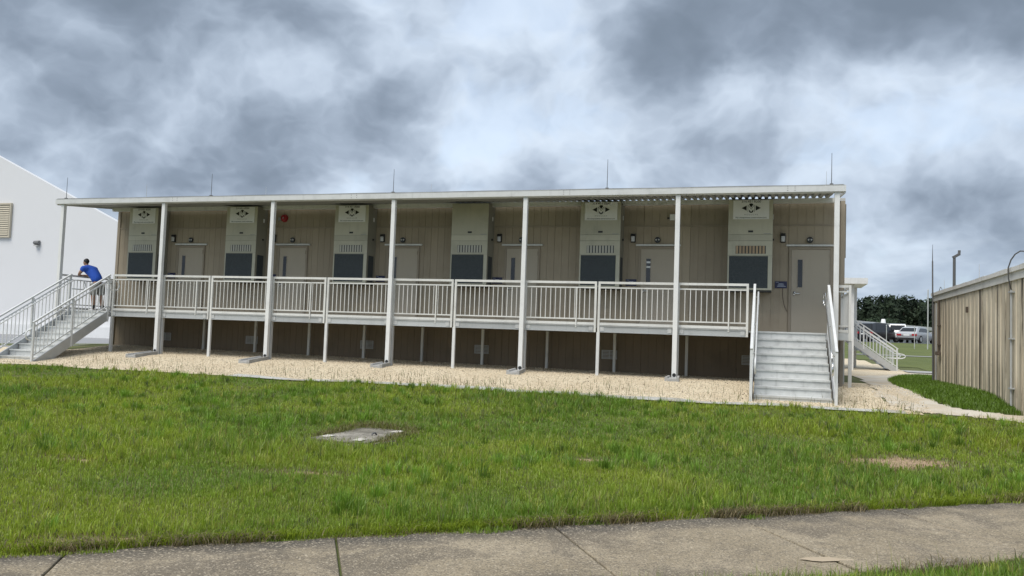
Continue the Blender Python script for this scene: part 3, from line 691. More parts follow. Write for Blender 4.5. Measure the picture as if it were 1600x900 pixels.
def make_ac(x, i):
    a = empty('air_conditioner', (x, WY, 2.145), f'tall beige wall air conditioner, {ORD[i]} of six, {ac_notes[i]}', 'air conditioner', 'air conditioners on the porch wall')
    bx(x, x+ACW, AY+.012, WY-.002, 2.145, 4.34).build('cabinet', 'ac_side_shaded', a, bevel=.006)
    bx(x+.004, x+ACW-.004, AY, AY+.012, 3.495, 4.335).build('upper_panel', 'ac_body', a)
    bx(x+.004, x+ACW-.004, AY, AY+.012, 3.34, 3.487).build('middle_panel', 'ac_body', a)
    mb = MB(); mb.box(x+.004, x+ACW-.004, AY+.0, AY+.012, 2.98, 3.023); mb.box(x+.004, x+ACW-.004, AY, AY+.012, 3.217, 3.332)
    mb.box(x+.004, x+.185, AY, AY+.012, 3.023, 3.217); mb.box(x+.885, x+ACW-.004, AY, AY+.012, 3.023, 3.217); mb.build('louver_panel', 'ac_body', a)
    lv = bx(x+.186, x+.884, AY+.008, AY+.0118, 3.024, 3.216).build('louver', 'ac_grille', a)
    for j in range(9): bx(x+.195+j*.077, x+.195+j*.077+.05, AY-.003, AY+.0075, 3.027, 3.213).build('louver_blade', 'louver_tan' if i == 5 else 'louver_grey', lv)
    g = bx(x+.04, x+.935, AY+.002, AY+.0115, 2.2, 2.96).build('coil_grille', 'ac_grille', a)
    ln = MB()
    for j in range(30): ln.box(x+.043, x+.932, AY-.001, AY+.0015, 2.207+j*.025, 2.207+j*.025+.006)
    ln.build('grille_bars', 'ac_grille', g)
    mb = MB(); mb.box(x+.004, x+.036, AY, AY+.012, 2.155, 2.975); mb.box(x+.94, x+ACW-.004, AY, AY+.012, 2.155, 2.975); mb.box(x+.036, x+.94, AY, AY+.012, 2.155, 2.195); mb.build('lower_frame', 'ac_body', a)
    for sx in (x-.006, x+ACW+.001):
        sg = bx(sx, sx+.005, AY+.09, WY-.12, 2.205, 2.935).build('side_grille', 'ac_grille', a)
    bx(x+ACW+.001, x+ACW+.012, AY+.3, AY+.36, 3.905, 4.015).build('rating_plate', 'sign_white', a)
    bx(x+ACW+.001, x+ACW+.03, AY+.3, AY+.34, 3.375, 3.425).build('conduit_plug', 'black_plastic', a)
    bx(x+.47, x+.585, AY-.006, AY-.0005, 3.54, 3.587).build('badge', 'black_plastic', a)
    bx(x+.83, x+.99, AY-.004, AY-.0005, 3.503, 3.517).build('model_plate', 'grey_ink', a)
    bx(x+.02, x+ACW-.02, AY+.03, WY-.02, 2.115, 2.144).build('bottom_tray', 'black_plastic', a)
    if i != 3:
        sx, sw_ = x+.11, .84
        s = empty('company_sign', (sx, AY, 3.86), f'white rectangular sign with black arrows around an M, on the {ORD[i]} air conditioner', 'sign', 'white signs on the air conditioners')
        bx(sx, sx+sw_, AY-.008, AY-.001, 3.86, 4.323).build('board', 'sign_white', s)
        mb = MB(); mb.box(sx, sx+sw_, AY-.011, AY-.0085, 3.86, 3.868); mb.box(sx, sx+sw_, AY-.011, AY-.0085, 4.315, 4.323); mb.box(sx, sx+.008, AY-.011, AY-.0085, 3.868, 4.315); mb.box(sx+sw_-.008, sx+sw_, AY-.011, AY-.0085, 3.868, 4.315); mb.build('border', 'bright_white', s)
        cx, cz = sx+sw_/2, 4.13; y1, y0 = AY-.0086, AY-.0105
        mb = MB()
        mb.prism([(cx-.225, cz), (cx-.105, cz+.062), (cx-.105, cz-.062)], 1, y0, y1); mb.prism([(cx+.225, cz), (cx+.105, cz-.062), (cx+.105, cz+.062)], 1, y0, y1)
        arc = [(cx+.048*math.cos(t), cz+.085+.028*math.sin(t)) for t in np.linspace(0, math.pi, 9)]
        mb.prism(arc+[(cx, cz+.012)], 1, y0, y1)
        arc = [(cx+.05*math.cos(t), cz-.075+.042*math.sin(t)) for t in np.linspace(math.pi, 2*math.pi, 9)]
        mb.prism(arc+[(cx+.05, cz-.035), (cx, cz-.095), (cx-.05, cz-.035)], 1, y0, y1)
        mb.build('arrow_emblem', 'black_ink', s)
        mb = MB(); mb.bar((cx-.075, AY-.0095, cz-.10), (cx-.075, AY-.0095, cz+.07), .012, .002, (0, 1, 0)); mb.bar((cx+.075, AY-.0095, cz-.10), (cx+.075, AY-.0095, cz+.07), .012, .002, (0, 1, 0))
        mb.bar((cx-.072, AY-.0099, cz+.075), (cx, AY-.0099, cz-.03), .012, .002, (0, 1, 0)); mb.bar((cx+.072, AY-.0103, cz+.075), (cx, AY-.0103, cz-.03), .012, .002, (0, 1, 0)); mb.build('letter_mark', 'grey_ink', s)
        base = Vector((sx, AY, 3.86))
        text_mesh('314-451-8200', .072, 'phone_number', 'black_ink', s, Vector((cx, AY-.0095, 4.262))-base, squeeze=1.12)
        text_mesh('M O D U L A R', .045, 'name_line', 'grey_ink', s, Vector((cx, AY-.0095, 3.955))-base, squeeze=1.1)
        text_mesh('Msi-components-construction.com', .05, 'web_line', 'black_ink', s, Vector((cx, AY-.0095, 3.885))-base, squeeze=1.02)
for i, x in enumerate(ACX): make_ac(x, i)
# ---- small wall fittings
for i, x in enumerate(DOORS):
    lx = x-.15
    t = empty('wall_lamp', (lx, WY, 3.37), f'small black wall lamp with pale lens beside the {ORD[i]} door', 'lamp', 'porch lamps')
    mb = MB(); mb.prism([(WY-.001, 3.35), (WY-.06, 3.35), (WY-.06, 3.51), (WY-.10, 3.52), (WY-.09, 3.56), (WY-.04, 3.58), (WY-.001, 3.58)], 0, lx-.06, lx+.06); mb.build('housing', 'black_plastic', t, bevel=.008)
    bx(lx-.045, lx+.045, WY-.095, WY-.061, 3.37, 3.509).build('lens', 'lamp_glass', t, bevel=.012)
    hx = x+.47
    t = empty('emergency_light', (hx, WY, 3.41), f'round black twin-lens fitting above the {ORD[i]} door', 'light', 'round fittings over the doors')
    mb = MB(); mb.tube([(hx, WY-.001, 3.415), (hx, WY-.05, 3.415)], .075, 20); mb.build('housing', 'black_plastic', t, smooth=False, bevel=.006)
    for d in (-.034, .034): MB().tube([(hx+d, WY-.0505, 3.42), (hx+d, WY-.068, 3.415)], .022, 12, .018).build('lens', 'lamp_glass', t)
    sx = x-.32
    t = empty('room_sign', (sx, WY, 2.24), f'small dark blue room sign left of the {ORD[i]} door', 'sign', 'blue room signs')
    bx(sx, sx+.28, WY-.014, WY-.001, 2.235, 2.405).build('plate', 'sign_blue', t)
    mb = MB()
    for j, (a, b) in enumerate(((.08, .20), (.065, .215), (.05, .25))): mb.box(sx+a, sx+b, WY-.0165, WY-.0145, 2.332-j*.03, 2.352-j*.03)
    mb.box(sx+.02, sx+.09, WY-.0165, WY-.0145, 2.375, 2.388); mb.build('print', 'sign_text', t)
cb = MB(); cb.tube([(19.78, WY-.012, 2.23), (19.785, WY-.012, 2.02), (19.82, WY-.012, 1.82), (19.89, WY-.012, 1.67)], .006, 6)
tag(cb.build('hanging_wire', 'rust_pipe'), 'thin wire hanging below the blue sign by the rightmost door', 'wire')
t = empty('alarm_bell', (5.82, WY, 3.96), 'red round alarm bell high on the wall left of the second door', 'bell')
mb = MB(); mb.tube([(5.82, WY-.001, 4.06), (5.82, WY-.04, 4.06), (5.82, WY-.07, 4.06), (5.82, WY-.085, 4.06)], .12, 24, .085); mb.build('gong', 'red_paint', t, smooth=False, bevel=.01)
MB().tube([(5.82, WY-.0855, 4.06), (5.82, WY-.095, 4.06)], .018, 10).build('bolt', 'chrome', t)
bx(5.63, 5.71, WY-.05, WY-.001, 3.99, 4.09).build('back_box', 'grey_ink', t)
t = empty('wall_camera', (17.08, WY, 3.93), 'small pale camera box on the wall beside the fifth porch post', 'camera')
bx(17.03, 17.16, WY-.07, WY-.001, 3.92, 4.07).build('housing', 'sign_white', t, bevel=.01)
MB().tube([(17.02, WY-.04, 3.97), (16.97, WY-.06, 3.97)], .022, 10).build('lens', 'black_plastic', t)
# ------------------------------------------------------------------ walkway canopy
cnp = empty('walkway_canopy', (0, 0, 0), 'white metal walkway canopy with corrugated roof deck on seven square posts', 'canopy')
CX0, CX1 = -.22, 21.0
zf, zb, yf, yb = 4.187, 4.42, -.04, 2.24
prof = []; x = CX0+.02
while x < CX1-.16: prof += [(x, 0), (x+.07, 0), (x+.09, .058), (x+.135, .058)]; x += .155
mb = MB(); n = len(prof)
for (px, dz_) in prof: mb.v += [(px, yf, zf+dz_), (px, yb, zb+dz_)]
for (px, dz_) in prof: mb.v += [(px, yf, zf+dz_+.004), (px, yb, zb+dz_+.004)]
for i in range(n-1): mb.f += [(2*i, 2*i+1, 2*i+3, 2*i+2), (2*n+2*i, 2*n+2*i+2, 2*n+2*i+3, 2*n+2*i+1)]
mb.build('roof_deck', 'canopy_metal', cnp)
bx(CX0, CX1, -.10, -.042, 4.172, 4.302).build('front_fascia', 'white_paint', cnp)
bx(CX0, CX1, -.0415, .055, 4.158, 4.184).build('front_beam', 'white_paint', cnp)
bx(CX0+.02, CX1-.02, -.104, -.02, 4.303, 4.312).build('gutter_lip', 'galvanised', cnp)
bx(CX0+.01, CX1-.01, 2.06, 2.18, 4.29, 4.399).build('back_beam', 'cream_paint', cnp)
for a in (CX0+.001, CX1-.031): mb = MB(); mb.add([(a, -.04, 4.14), (a+.03, -.04, 4.14), (a+.03, 2.2, 4.37), (a, 2.2, 4.37), (a, -.04, 4.29), (a+.03, -.04, 4.29), (a+.03, 2.2, 4.52), (a, 2.2, 4.52)], [(3,2,1,0),(4,5,6,7),(0,1,5,4),(1,2,6,5),(2,3,7,6),(3,0,4,7)]); mb.build('end_trim', 'white_paint', cnp)
POST = [0., 3.49, 6.95, 10.43, 13.88, 17.47, 20.83]
for k, x in enumerate(POST):
    base = zt0(x, -.05)-.05
    p = bx(x-.052, x+.052, -.052, .052, base, 4.156).build('post', 'bright_white', cnp, bevel=.006)
    MB().tube([(x+.005, -.0515, .10), (x+.005, -.056, .10)], .042, 16).build('drain_outlet', 'black_plastic', p)
    bx(x-.075, x+.075, -.075, .075, base+.0, .012).build('base_plate', 'galvanised', p)
for x in (3.9, 9.35, 14.9, 19.9): # splice plates on the fascia
    mb = MB()
    for a in (-.09, .06): 
        for z in (4.202, 4.252, 4.292): mb.box(x+a, x+a+.018, -.1025, -.1005, z, z+.014)
    mb.build('rivets', 'fixture_grey', cnp)
cbl = MB(); cbl.tube([(CX0+.05, -.085, 4.321)]+[(xx, -.085, 4.319+.004*math.sin(xx*2.1)) for xx in np.arange(.4, 20.9, .7)]+[(CX1-.05, -.085, 4.321)], .006, 6)
tag(cbl.build('grounding_cable', 'mast_dark'), 'thin dark cable running along the top edge of the canopy', 'cable')
for i, (x, y, z0, z1) in enumerate([(.11, -.05, 4.3125, 4.942), (5.02, -.05, 4.3125, 4.932), (10.41, -.05, 4.3125, 4.922), (15.84, -.05, 4.3125, 5.012), (20.71, -.05, 4.3125, 5.012)]):
    t = empty('lightning_rod', (x, y, z0), f'thin lightning rod on the canopy edge, {["leftmost, at the left end", "between second and third posts", "above the fourth post", "between fifth and sixth posts", "above the right end post"][i]}', 'lightning rod', 'lightning rods on the roof edges')
    MB().tube([(x, y, z0+.02), (x, y, z1)], .0085, 8, .005).build('rod', 'mast_dark', t)
    bx(x-.035, x+.035, y-.03, y+.03, z0, z0+.035).build('base_clamp', 'mast_dark', t)
for i, (x, y, zz) in enumerate([(.22, 3.0, 5.3), (1.29, 8.0, 6.13), (8.01, 8.0, 6.11), (21.0, 6.6, 5.95)]):
    t = empty('lightning_rod', (x, y, 4.43), f'thin rod standing on the main roof behind the canopy, {["first", "second", "third", "fourth"][i]} from the left', 'lightning rod', 'lightning rods on the roof edges')
    MB().tube([(x, y, 4.46), (x, y, zz)], .010, 8, .005).build('rod', 'conduit_grey', t); bx(x-.05, x+.05, y-.05, y+.05, 4.431, 4.461).build('base_plate', 'mast_dark', t)
for k in range(1, 6):
    x = POST[k]
    mb = MB(); z0 = zt0(x, -.5)
    L_ = [.95, .95, .62, .60, .45][k-1]
    pr = [(-.15, 0), (.15, 0), (.15, .11), (.10, .11), (.08, .07), (-.08, .07), (-.10, .11), (-.15, .11)]
    vs = []
    for t_, wd_ in ((-.07, .85), (-L_, 1.05)):
        zz = zt0(x, t_)-.015
        vs += [(x+a*wd_, t_, zz+b+.0) for a, b in pr]
    mb.add(vs, [tuple(range(8)), tuple(range(8, 16))[::-1]]+[(i, (i+1) % 8, 8+(i+1) % 8, 8+i) for i in range(8)])
    t = mb.build('splash_block', 'concrete_grey', bevel=.006)
    tag(t, f'grey concrete splash block at the foot of the {["second", "third", "fourth", "fifth", "sixth"][k-1]} porch post from left', 'splash block', 'splash blocks under the posts')
# ------------------------------------------------------------------ raised walkway
DZ = 1.14
wk = empty('raised_walkway', (0, 0, 0), 'raised aluminium walkway with white picket railings along the tan building', 'walkway')
nP = 27
pl0 = None
for j in range(13):
    y = .15+j*.165
    bx(-.18, 20.98, y, y+.158, DZ-.035, DZ).build('deck_plank', 'aluminium', wk)
for j in range(35):
    x = -.1+j*.615
    if pl0 is None: pl0 = bx(x, x+.05, .15, 2.28, DZ-.14, DZ-.037).build('joist', 'aluminium', wk); px0 = x
    else: share(pl0, 'joist', wk, (x-px0, 0, 0))
PX = [1.80, 3.49, 5.06, 6.95, 8.58, 10.43, 12.09, 13.88, 15.66, 17.47, 19.06]
RY = .115
def rail_panel(x0, x1, brace):
    w_ = x1-x0
    f = MB()
    f.box(x0, x1, RY-.025, RY+.025, 2.125, 2.178)
    f.box(x0+.05, x1-.05, RY-.016, RY+.016, 2.02, 2.05)
    f.box(x0+.05, x1-.05, RY-.016, RY+.016, 1.288, 1.318)
    f.box(x0+.05, x1-.05, RY-.02, RY+.02, 1.165, 1.225)
    f.box(x0, x0+.05, RY-.025, RY+.025, 1.0, 2.124); f.box(x1-.05, x1, RY-.025, RY+.025, 1.0, 2.124)
    p = f.build('railing', 'cream_paint', wk)
    n = round((w_-.1)/.118)
    for j in range(1, n):
        x = x0+.05+(w_-.1)*j/n
        bx(x-.0085, x+.0085, RY-.0085, RY+.0085, 1.319, 2.019).build('baluster', 'cream_paint', p)
    if brace:
        x = x0+w_*.73; bx(x-.014, x+.014, RY-.045, RY-.027, 1.10, 2.03).build('brace', 'cream_paint', p)
    g = MB(); g.box(x0+.055, x1-.055, RY-.03, RY+.025, 1.0, 1.155); g.box(x0+.055, x1-.055, RY-.05, RY-.031, 1.0, 1.016); g.box(x0+.055, x1-.055, RY-.05, RY-.031, 1.139, 1.155)
    fs_ = g.build('fascia', 'aluminium', wk)
    for a in (x0+.07, x1-.16): bx(a, a+.09, RY-.042, RY-.0305, 1.03, 1.125).build('bracket', 'galvanised', fs_)
for i in range(10):
    rail_panel(PX[i]+.018, PX[i+1]-.018, i % 2 == 1 or i == 0)
for x in (5.10, 8.62, 12.13, 15.70): 
    bx(x-.035, x+.035, RY-.03, RY+.03, zt0(x, .1)-.05, 1.0).build('leg', 'white_paint', wk)
for x in (6.98, 17.51, 3.54, 10.47, 13.93, 1.84): bx(x-.035, x+.035, RY-.02, RY+.05, -.05, 1.0).build('leg', 'galvanised', wk)
for x in (1.75, 3.41, 5.18, 6.95, 8.69, 10.45, 12.19, 13.97, 15.74, 17.54, 19.3): bx(x-.034, x+.034, WY-.24, WY-.18, -.04, 1.0).build('leg', 'cream_paint', wk)
# end guards
def end_guard(x):
    f = MB()
    for y0, y1 in ((.17, 2.2),):
        f.box(x-.025, x+.025, y0, y1, 2.125, 2.178); f.box(x-.016, x+.016, y0+.05, y1-.05, 2.02, 2.05); f.box(x-.016, x+.016, y0+.05, y1-.05, 1.288, 1.318); f.box(x-.02, x+.02, y0+.05, y1-.05, 1.165, 1.225)
        f.box(x-.025, x+.025, y0, y0+.05, 1.0, 2.124); f.box(x-.025, x+.025, y1-.05, y1, 1.0, 2.124)
        p = f.build('railing', 'cream_paint', wk)
        for j in range(1, 16):
            y = y0+.05+(y1-y0-.1)*j/16; bx(x-.0085, x+.0085, y-.0085, y+.0085, 1.319, 2.019).build('baluster', 'cream_paint', p)
end_guard(-.16); end_guard(21.12)
bx(20.88, 21.15, .09, .14, 1.0, 1.155).build('fascia', 'aluminium', wk); 
mb = MB(); mb.box(20.90, 21.09, RY-.025, RY+.025, 2.125, 2.178); mb.box(20.90, 21.09, RY-.016, RY+.016, 2.02, 2.05); mb.box(20.90, 21.09, RY-.016, RY+.016, 1.288, 1.318); mb.box(20.90, 21.09, RY-.02, RY+.02, 1.165, 1.225); mb.box(21.095, 21.145, RY-.03, RY+.03, .99, 2.18); mb.build('railing', 'cream_paint', wk)
bx(21.1, 21.17, .10, .165, -.2, .99).build('leg', 'galvanised', wk); bx(20.95, 21.03, .5, .58, -.1, 1.0).build('leg', 'wood_grey', wk); bx(21.1, 21.17, 1.9, 1.965, -.1, .99).build('leg', 'galvanised', wk)
bx(20.90, 21.25, -.1, .75, -.14, -.01).build('footing', 'concrete_grey', wk)
bx(-.2, -.13, .10, .165, -.1, .99).build('leg', 'galvanised', wk)
bx(-.2, 1.78, .09, .145, 1.0, 1.10).build('fascia', 'aluminium', wk); bx(19.1, 20.87, .09, .145, 1.0, 1.10).build('fascia', 'aluminium', wk)
# ------------------------------------------------------------------ stairs (both ends)
def make_stairs(x0, x1, label):
    t = empty('metal_stairs', ((x0+x1)/2, -1.1, -.3), label, 'stairs', 'aluminium stairs up to the walkway')
    RI, TR = .158, .277
    for i in range(9):
        zt_ = DZ-i*RI; yt = .08-i*TR
        if i: bx(x0+.05, x1-.05, yt-.0, yt+TR+.02, zt_-.03, zt_).build('tread', 'aluminium_stair', t)
        if i:
            tr = bx(x0+.05, x1-.05, yt-.018, yt-.0005, zt_-.035, zt_+.001).build('nosing', 'aluminium_stair', t)
        bx(x0+.05, x1-.05, yt+.004, yt+.012, zt_-RI+.0, zt_-.036).build('riser', 'aluminium_stair', t)
    bx(x0+.05, x1-.05, .06, .15, DZ-.034, DZ+.001).build('landing_nosing', 'aluminium_stair', t)
    sl_ = RI/TR
    for x, sgn in ((x0, 1), (x1, -1)):
        s_ = MB(); a, b = .07, -2.36
        zl = lambda y: DZ+.03+(y-.08)*sl_
        s_.prism([(a, zl(a)-.27), (a, zl(a)), (b, zl(b)), (b, zl(b)-.22), (b+.15, zl(b)-.27+.15*sl_-.05)], 0, x-.022, x+.022)
        s_.build('stringer', 'aluminium', t)
        r = MB()
        for yy in (.03, -1.19, -2.38):
            zb_ = zl(yy)-.30 if yy > -2 else zl(yy)-.36
            r.box(x-.025, x+.025, yy-.025, yy+.025, zb_, zl(yy)+.965)
        zr = lambda y: 2.14+(y-.03)*.571
        def rail(y0, y1, dz_, w_, h_, xx=x): r.bar((xx, y0, zr(y0)+dz_), (xx, y1, zr(y1)+dz_), w_, h_, (0, 0, 1))
        rail(.06, -2.41, .0, .05, .04); rail(.0, -2.36, -.125, .032, .03); rail(.0, -2.36, -.86, .032, .03)
        hr_ = r.build('handrail', 'white_paint', t)
        for j in range(20):
            y = -.06-j*.117
            if abs(y+1.19) < .05: continue
            bx(x-.0085, x+.0085, y-.0085, y+.0085, zr(y)-.85, zr(y)-.135).build('baluster', 'white_paint', hr_)
        # inner round grab rail with looped ends
        xi = x+sgn*.075
        pts = [(xi, y, zr(y)-.17) for y in np.linspace(-2.34, .0, 8)]
        a0 = pts[-1]
        pts += [(xi, .08, a0[2]+.04), (xi, .2, a0[2]+.05), (xi, .38, a0[2]+.05)]
        for q_ in np.linspace(0, math.pi, 8): pts.append((xi-sgn*.0, .38+.12*math.sin(q_), a0[2]-.08+.13*math.cos(q_)))
        pts += [(xi, .2, a0[2]-.21), (xi, .04, a0[2]-.21)]
        g = MB(); g.tube(pts, .019, 8)
        b0 = pts[0]; g2 = [(xi, b0[1], b0[2])]
        for q_ in np.linspace(0, math.pi, 8): g2.append((xi, b0[1]-.10-.10*math.sin(q_), b0[2]-.09-.09+.12*math.cos(q_)))
        g2.append((xi, b0[1]+.0, b0[2]-.32)); g.tube(g2, .019, 8)
        for yy in (-.1, -1.19, -2.2): g.tube([(xi, yy, zr(yy)-.17), (x+sgn*.02, yy, zr(yy)-.2)], .009, 6)
        g.build('grab_rail', 'chrome' if x == x1 and x0 > 10 else 'white_paint', hr_, smooth=True)
    return t
make_stairs(.38, 1.745, 'white metal stairs with picket handrails below the leaning man, at the left end')
make_stairs(19.17, 20.69, 'metal stairs leading up to the tan door at the right end')
bx(.0, 1.9, -3.1, -2.3, -.42, -.275).build('landing_pad', 'concrete_path').data
po_ = bpy.data.objects['landing_pad']; tag(po_, kind='structure')
pd = bx(18.98, 20.9, -2.75, -2.25, -.44, -.272).build('landing_pad', 'concrete_path'); tag(pd, kind='structure')
# ------------------------------------------------------------------ utility vault cover in the lawn
VX, VY = 14.50, -9.10
vt = empty('utility_cover', (VX, VY, -.5), 'weathered flat concrete utility cover set in the lawn', 'utility cover')
zv = max(zt0(VX+a, VY+b) for a in (-.4, 0, .4) for b in (-.7, 0, .7))-.045
n = 28; rr = random.Random(4); ring = []
for i in range(n):
    a = 2*math.pi*i/n; cxx, cyy = math.cos(a), math.sin(a); k = 1/max(abs(cxx), abs(cyy)); k = min(k, 1.2)
    ring.append((VX+.50*k*cxx+rr.uniform(-.04, .04), VY+.86*k*cyy+rr.uniform(-.04, .04)))
MB().prism(ring, 2, zv-.25, zv-.012).build('slab', 'vault_concrete', vt)
for a0, b0 in ((-.76, -.02), (.01, .74)):
    pts_ = []
    for i in range(26):
        a = 2*math.pi*i/26; cxx, cyy = math.cos(a), math.sin(a); k = min(1/max(abs(cxx), abs(cyy)), 1.18)
        pts_.append((VX+.42*k*cxx+rr.uniform(-.03, .03), VY+(a0+b0)/2+(b0-a0)/2*k*cyy+rr.uniform(-.012, .012)))
    ti = rr.uniform(.0, .012)
    mb = MB(); nn = len(pts_); zc_ = [zv+.004+ti+rr.uniform(-.006, .006) for _ in pts_]
    mb.add([(px_, py_, z_) for (px_, py_), z_ in zip(pts_, zc_)]+[(px_, py_, zv-.0115) for px_, py_ in pts_]+[(VX, VY+(a0+b0)/2, zv+.004+ti)],
           [(i, (i+1) % nn, 2*nn) for i in range(nn)]+[(i, (i+1) % nn, nn+(i+1) % nn, nn+i) for i in range(nn)])
    mb.build('lid', 'vault_concrete', vt)
for a, b in ((VX+.17, VY-.68), (VX+.2, VY+.36), (VX-.34, VY-.55)): bx(a, a+.12, b, b+.2, zv+.0185, zv+.022).build('plate', 'paver_white', vt)
mb = MB(); mb.tube([(VX+.12, VY-.04, zv+.0), (VX+.12, VY-.02, zv+.03), (VX+.13, VY+.04, zv+.035), (VX+.14, VY+.07, zv+.0)], .011, 6); mb.build('lift_handle', 'mast_dark', vt, smooth=True)
# ------------------------------------------------------------------ stained ribbed shed on the right
SX, SY0, SY1 = 23.76, -7.0, 5.88
shed = empty('metal_shed', (SX, SY1, 0), 'low rust-streaked ribbed metal building at the right edge', 'building')
ztop = lambda y: 2.175+(SY1-y)*.0
npan = 36; pwid = (SY1-SY0)/npan
for i in range(npan):
    y0 = SY1-(i+1)*pwid; y1 = y0+pwid
    mb = MB(); pr_ = [(0, y0), (-.0, y0+.05), (-.028, y0+.075), (-.028, y1-.035), (0, y1-.01), (0, y1), (.03, y1), (.03, y0)]
    zb_ = zt0(SX-.1, (y0+y1)/2)-.08
    mb.prism([(SX+a, b) for a, b in pr_], 2, zb_, 2.4)
    mb.build('wall_panel', 'stained_metal', shed)
mb = MB(); mb.add([(SX-.06, SY1+.06, ztop(SY1)), (SX-.06, SY0, ztop(SY0)), (SX-.06, SY0, ztop(SY0)+.15), (SX-.06, SY1+.06, ztop(SY1)+.14), (SX-.03, SY1+.06, ztop(SY1)), (SX-.03, SY0, ztop(SY0)), (SX-.03, SY0, ztop(SY0)+.15), (SX-.03, SY1+.06, ztop(SY1)+.14)], [(0,1,2,3),(7,6,5,4),(0,4,5,1),(1,5,6,2),(2,6,7,3),(3,7,4,0)])
mb.build('fascia', 'shed_trim', shed)
k = 0; y = SY1+.08
while y > SY0:
    y2 = max(SY0, y-.42); za, zb_ = ztop(y)+.145, ztop(y2)+.147; j_ = random.uniform(-.006, .006)
    mb = MB(); mb.add([(SX-.10, y, za), (SX-.10, y2+.006, zb_), (SX-.10, y2+.006, zb_+.085+j_), (SX-.10, y, za+.085+j_), (SX+.5, y, za+.02), (SX+.5, y2+.006, zb_+.02), (SX+.5, y2+.006, zb_+.15+j_), (SX+.5, y, za+.15+j_)], [(0,1,2,3),(7,6,5,4),(0,4,5,1),(1,5,6,2),(2,6,7,3),(3,7,4,0)])
    mb.build('roof_edge', 'shed_trim', shed); y = y2
mb = MB(); mb.add([(SX+.45, SY1+.08, ztop(SY1)+.2), (SX+.45, SY0, ztop(SY0)+.2), (SX+9, SY0, ztop(SY0)+.3), (SX+9, SY1+.08, ztop(SY1)+.3), (SX+.45, SY1+.08, ztop(SY1)+.26), (SX+.45, SY0, ztop(SY0)+.26), (SX+9, SY0, ztop(SY0)+.36), (SX+9, SY1+.08, ztop(SY1)+.36)], [(0,1,2,3),(7,6,5,4),(0,4,5,1),(1,5,6,2),(2,6,7,3),(3,7,4,0)]); mb.build('roof', 'shed_trim', shed)
for i in range(30): 
    xx = SX+.03+i*.3
    if i == 0: e0 = bx(xx, xx+.28, SY1-.03, SY1, -.1, 2.3).build('end_panel', 'stained_metal', shed)
    else: share(e0, 'end_panel', shed, (i*.3, 0, 0))
bx(SX-.045, SX+.0, SY1-.06, SY1+.015, -.08, 2.12).build('corner_post', 'mast_dark', shed)
MB().tube([(SX-.06, 5.40, -.05), (SX-.06, 5.40, 2.12)], .018, 8).build('white_conduit', 'conduit_grey', shed)
mb = MB(); mb.tube([(SX-.07, 5.0, .82), (SX-.07, 5.0, 2.17)], .022, 8); 
for z in (1.0, 1.5): mb.box(SX-.09, SX-.02, 4.93, 5.07, z, z+.03)
mb.build('rust_pipe', 'rust_pipe', shed)
mb = MB(); mb.box(SX-.14, SX-.04, 4.9, 5.06, .74, .84); mb.tube([(SX-.09, 5.2, .79), (SX-.09, 4.8, .76)], .03, 8); mb.build('hose_tap', 'rust_pipe', shed)
mb = MB(); mb.tube([(SX-.07, -1.79, -.1), (SX-.07, -1.80, 2.0)], .018, 8)
for z in (.2, 1.1, 1.95): mb.box(SX-.105, SX-.02, -1.86, -1.73, z, z+.025)
mb.build('conduit', 'conduit_grey', shed)
mb = MB(); mb.tube([(SX-.07, -1.80, 2.0), (SX-.12, -1.82, 2.2), (SX-.13, -1.84, 2.4), (SX-.10, -1.90, 2.54), (SX-.07, -2.05, 2.63), (SX-.05, -2.3, 2.66), (SX+.0, -2.6, 2.62), (SX+.05, -2.8, 2.45)], .012, 8); mb.build('cable_loop', 'mast_dark', shed, smooth=True)
mb = MB(); mb.tube([(SX+.1, 6.0, 2.35), (SX+.1, 5.9, 2.5), (SX+.1, 5.75, 2.57), (SX+.1, 5.58, 2.52), (SX+.1, 5.45, 2.4)], .008, 6); mb.build('cable_loop', 'mast_dark', shed, smooth=True)
bx(SX-.07, SX-.03, 1.83, 1.91, 1.73, 1.86).build('wall_stub', 'rust_pipe', shed)
t = empty('lightning_mast', (SX-.12, 5.6, 0), 'tall thin dark mast standing at the near corner of the stained metal building', 'mast')
MB().tube([(SX-.12, 5.45, -.05), (SX-.12, 5.62, 3.25)], .022, 8, .018).build('pole', 'mast_dark', t); MB().tube([(SX-.12, 5.62, 3.251), (SX-.12, 5.63, 3.7)], .012, 8, .004).build('tip', 'mast_dark', t)
for i, (y, z1) in enumerate(((5.75, 2.77), (1.85, 2.82))):
    t = empty('roof_rod', (SX+.19, y, 2.35), f'short thin rod on the stained building roof, {["nearer to the mast", "right of the lamp pole"][i]}', 'rod', 'rods on the stained building roof')
    zz = ztop(y)+.29; MB().tube([(SX+.19, y, zz), (SX+.19, y, z1)], .007, 6, .004).build('rod', 'conduit_grey', t); bx(SX+.16, SX+.22, y-.03, y+.03, zz-.03, zz+.02).build('base_clamp', 'mast_dark', t)
t = empty('lamp_pole', (27.28, 22, zt0(27.28, 22)), 'dark lamp pole with angled head behind the stained building', 'lamp pole')
MB().tube([(27.28, 22, 0), (27.28, 22, 5.03)], .075, 10, .06).build('pole', 'mast_dark', t)
mb = MB(); mb.bar((27.22, 22, 5.03), (27.5, 22, 5.2), .14, .12); mb.bar((27.47, 22, 5.18), (27.48, 22, 5.36), .1, .1); mb.build('head', 'mast_dark', t, bevel=.01)
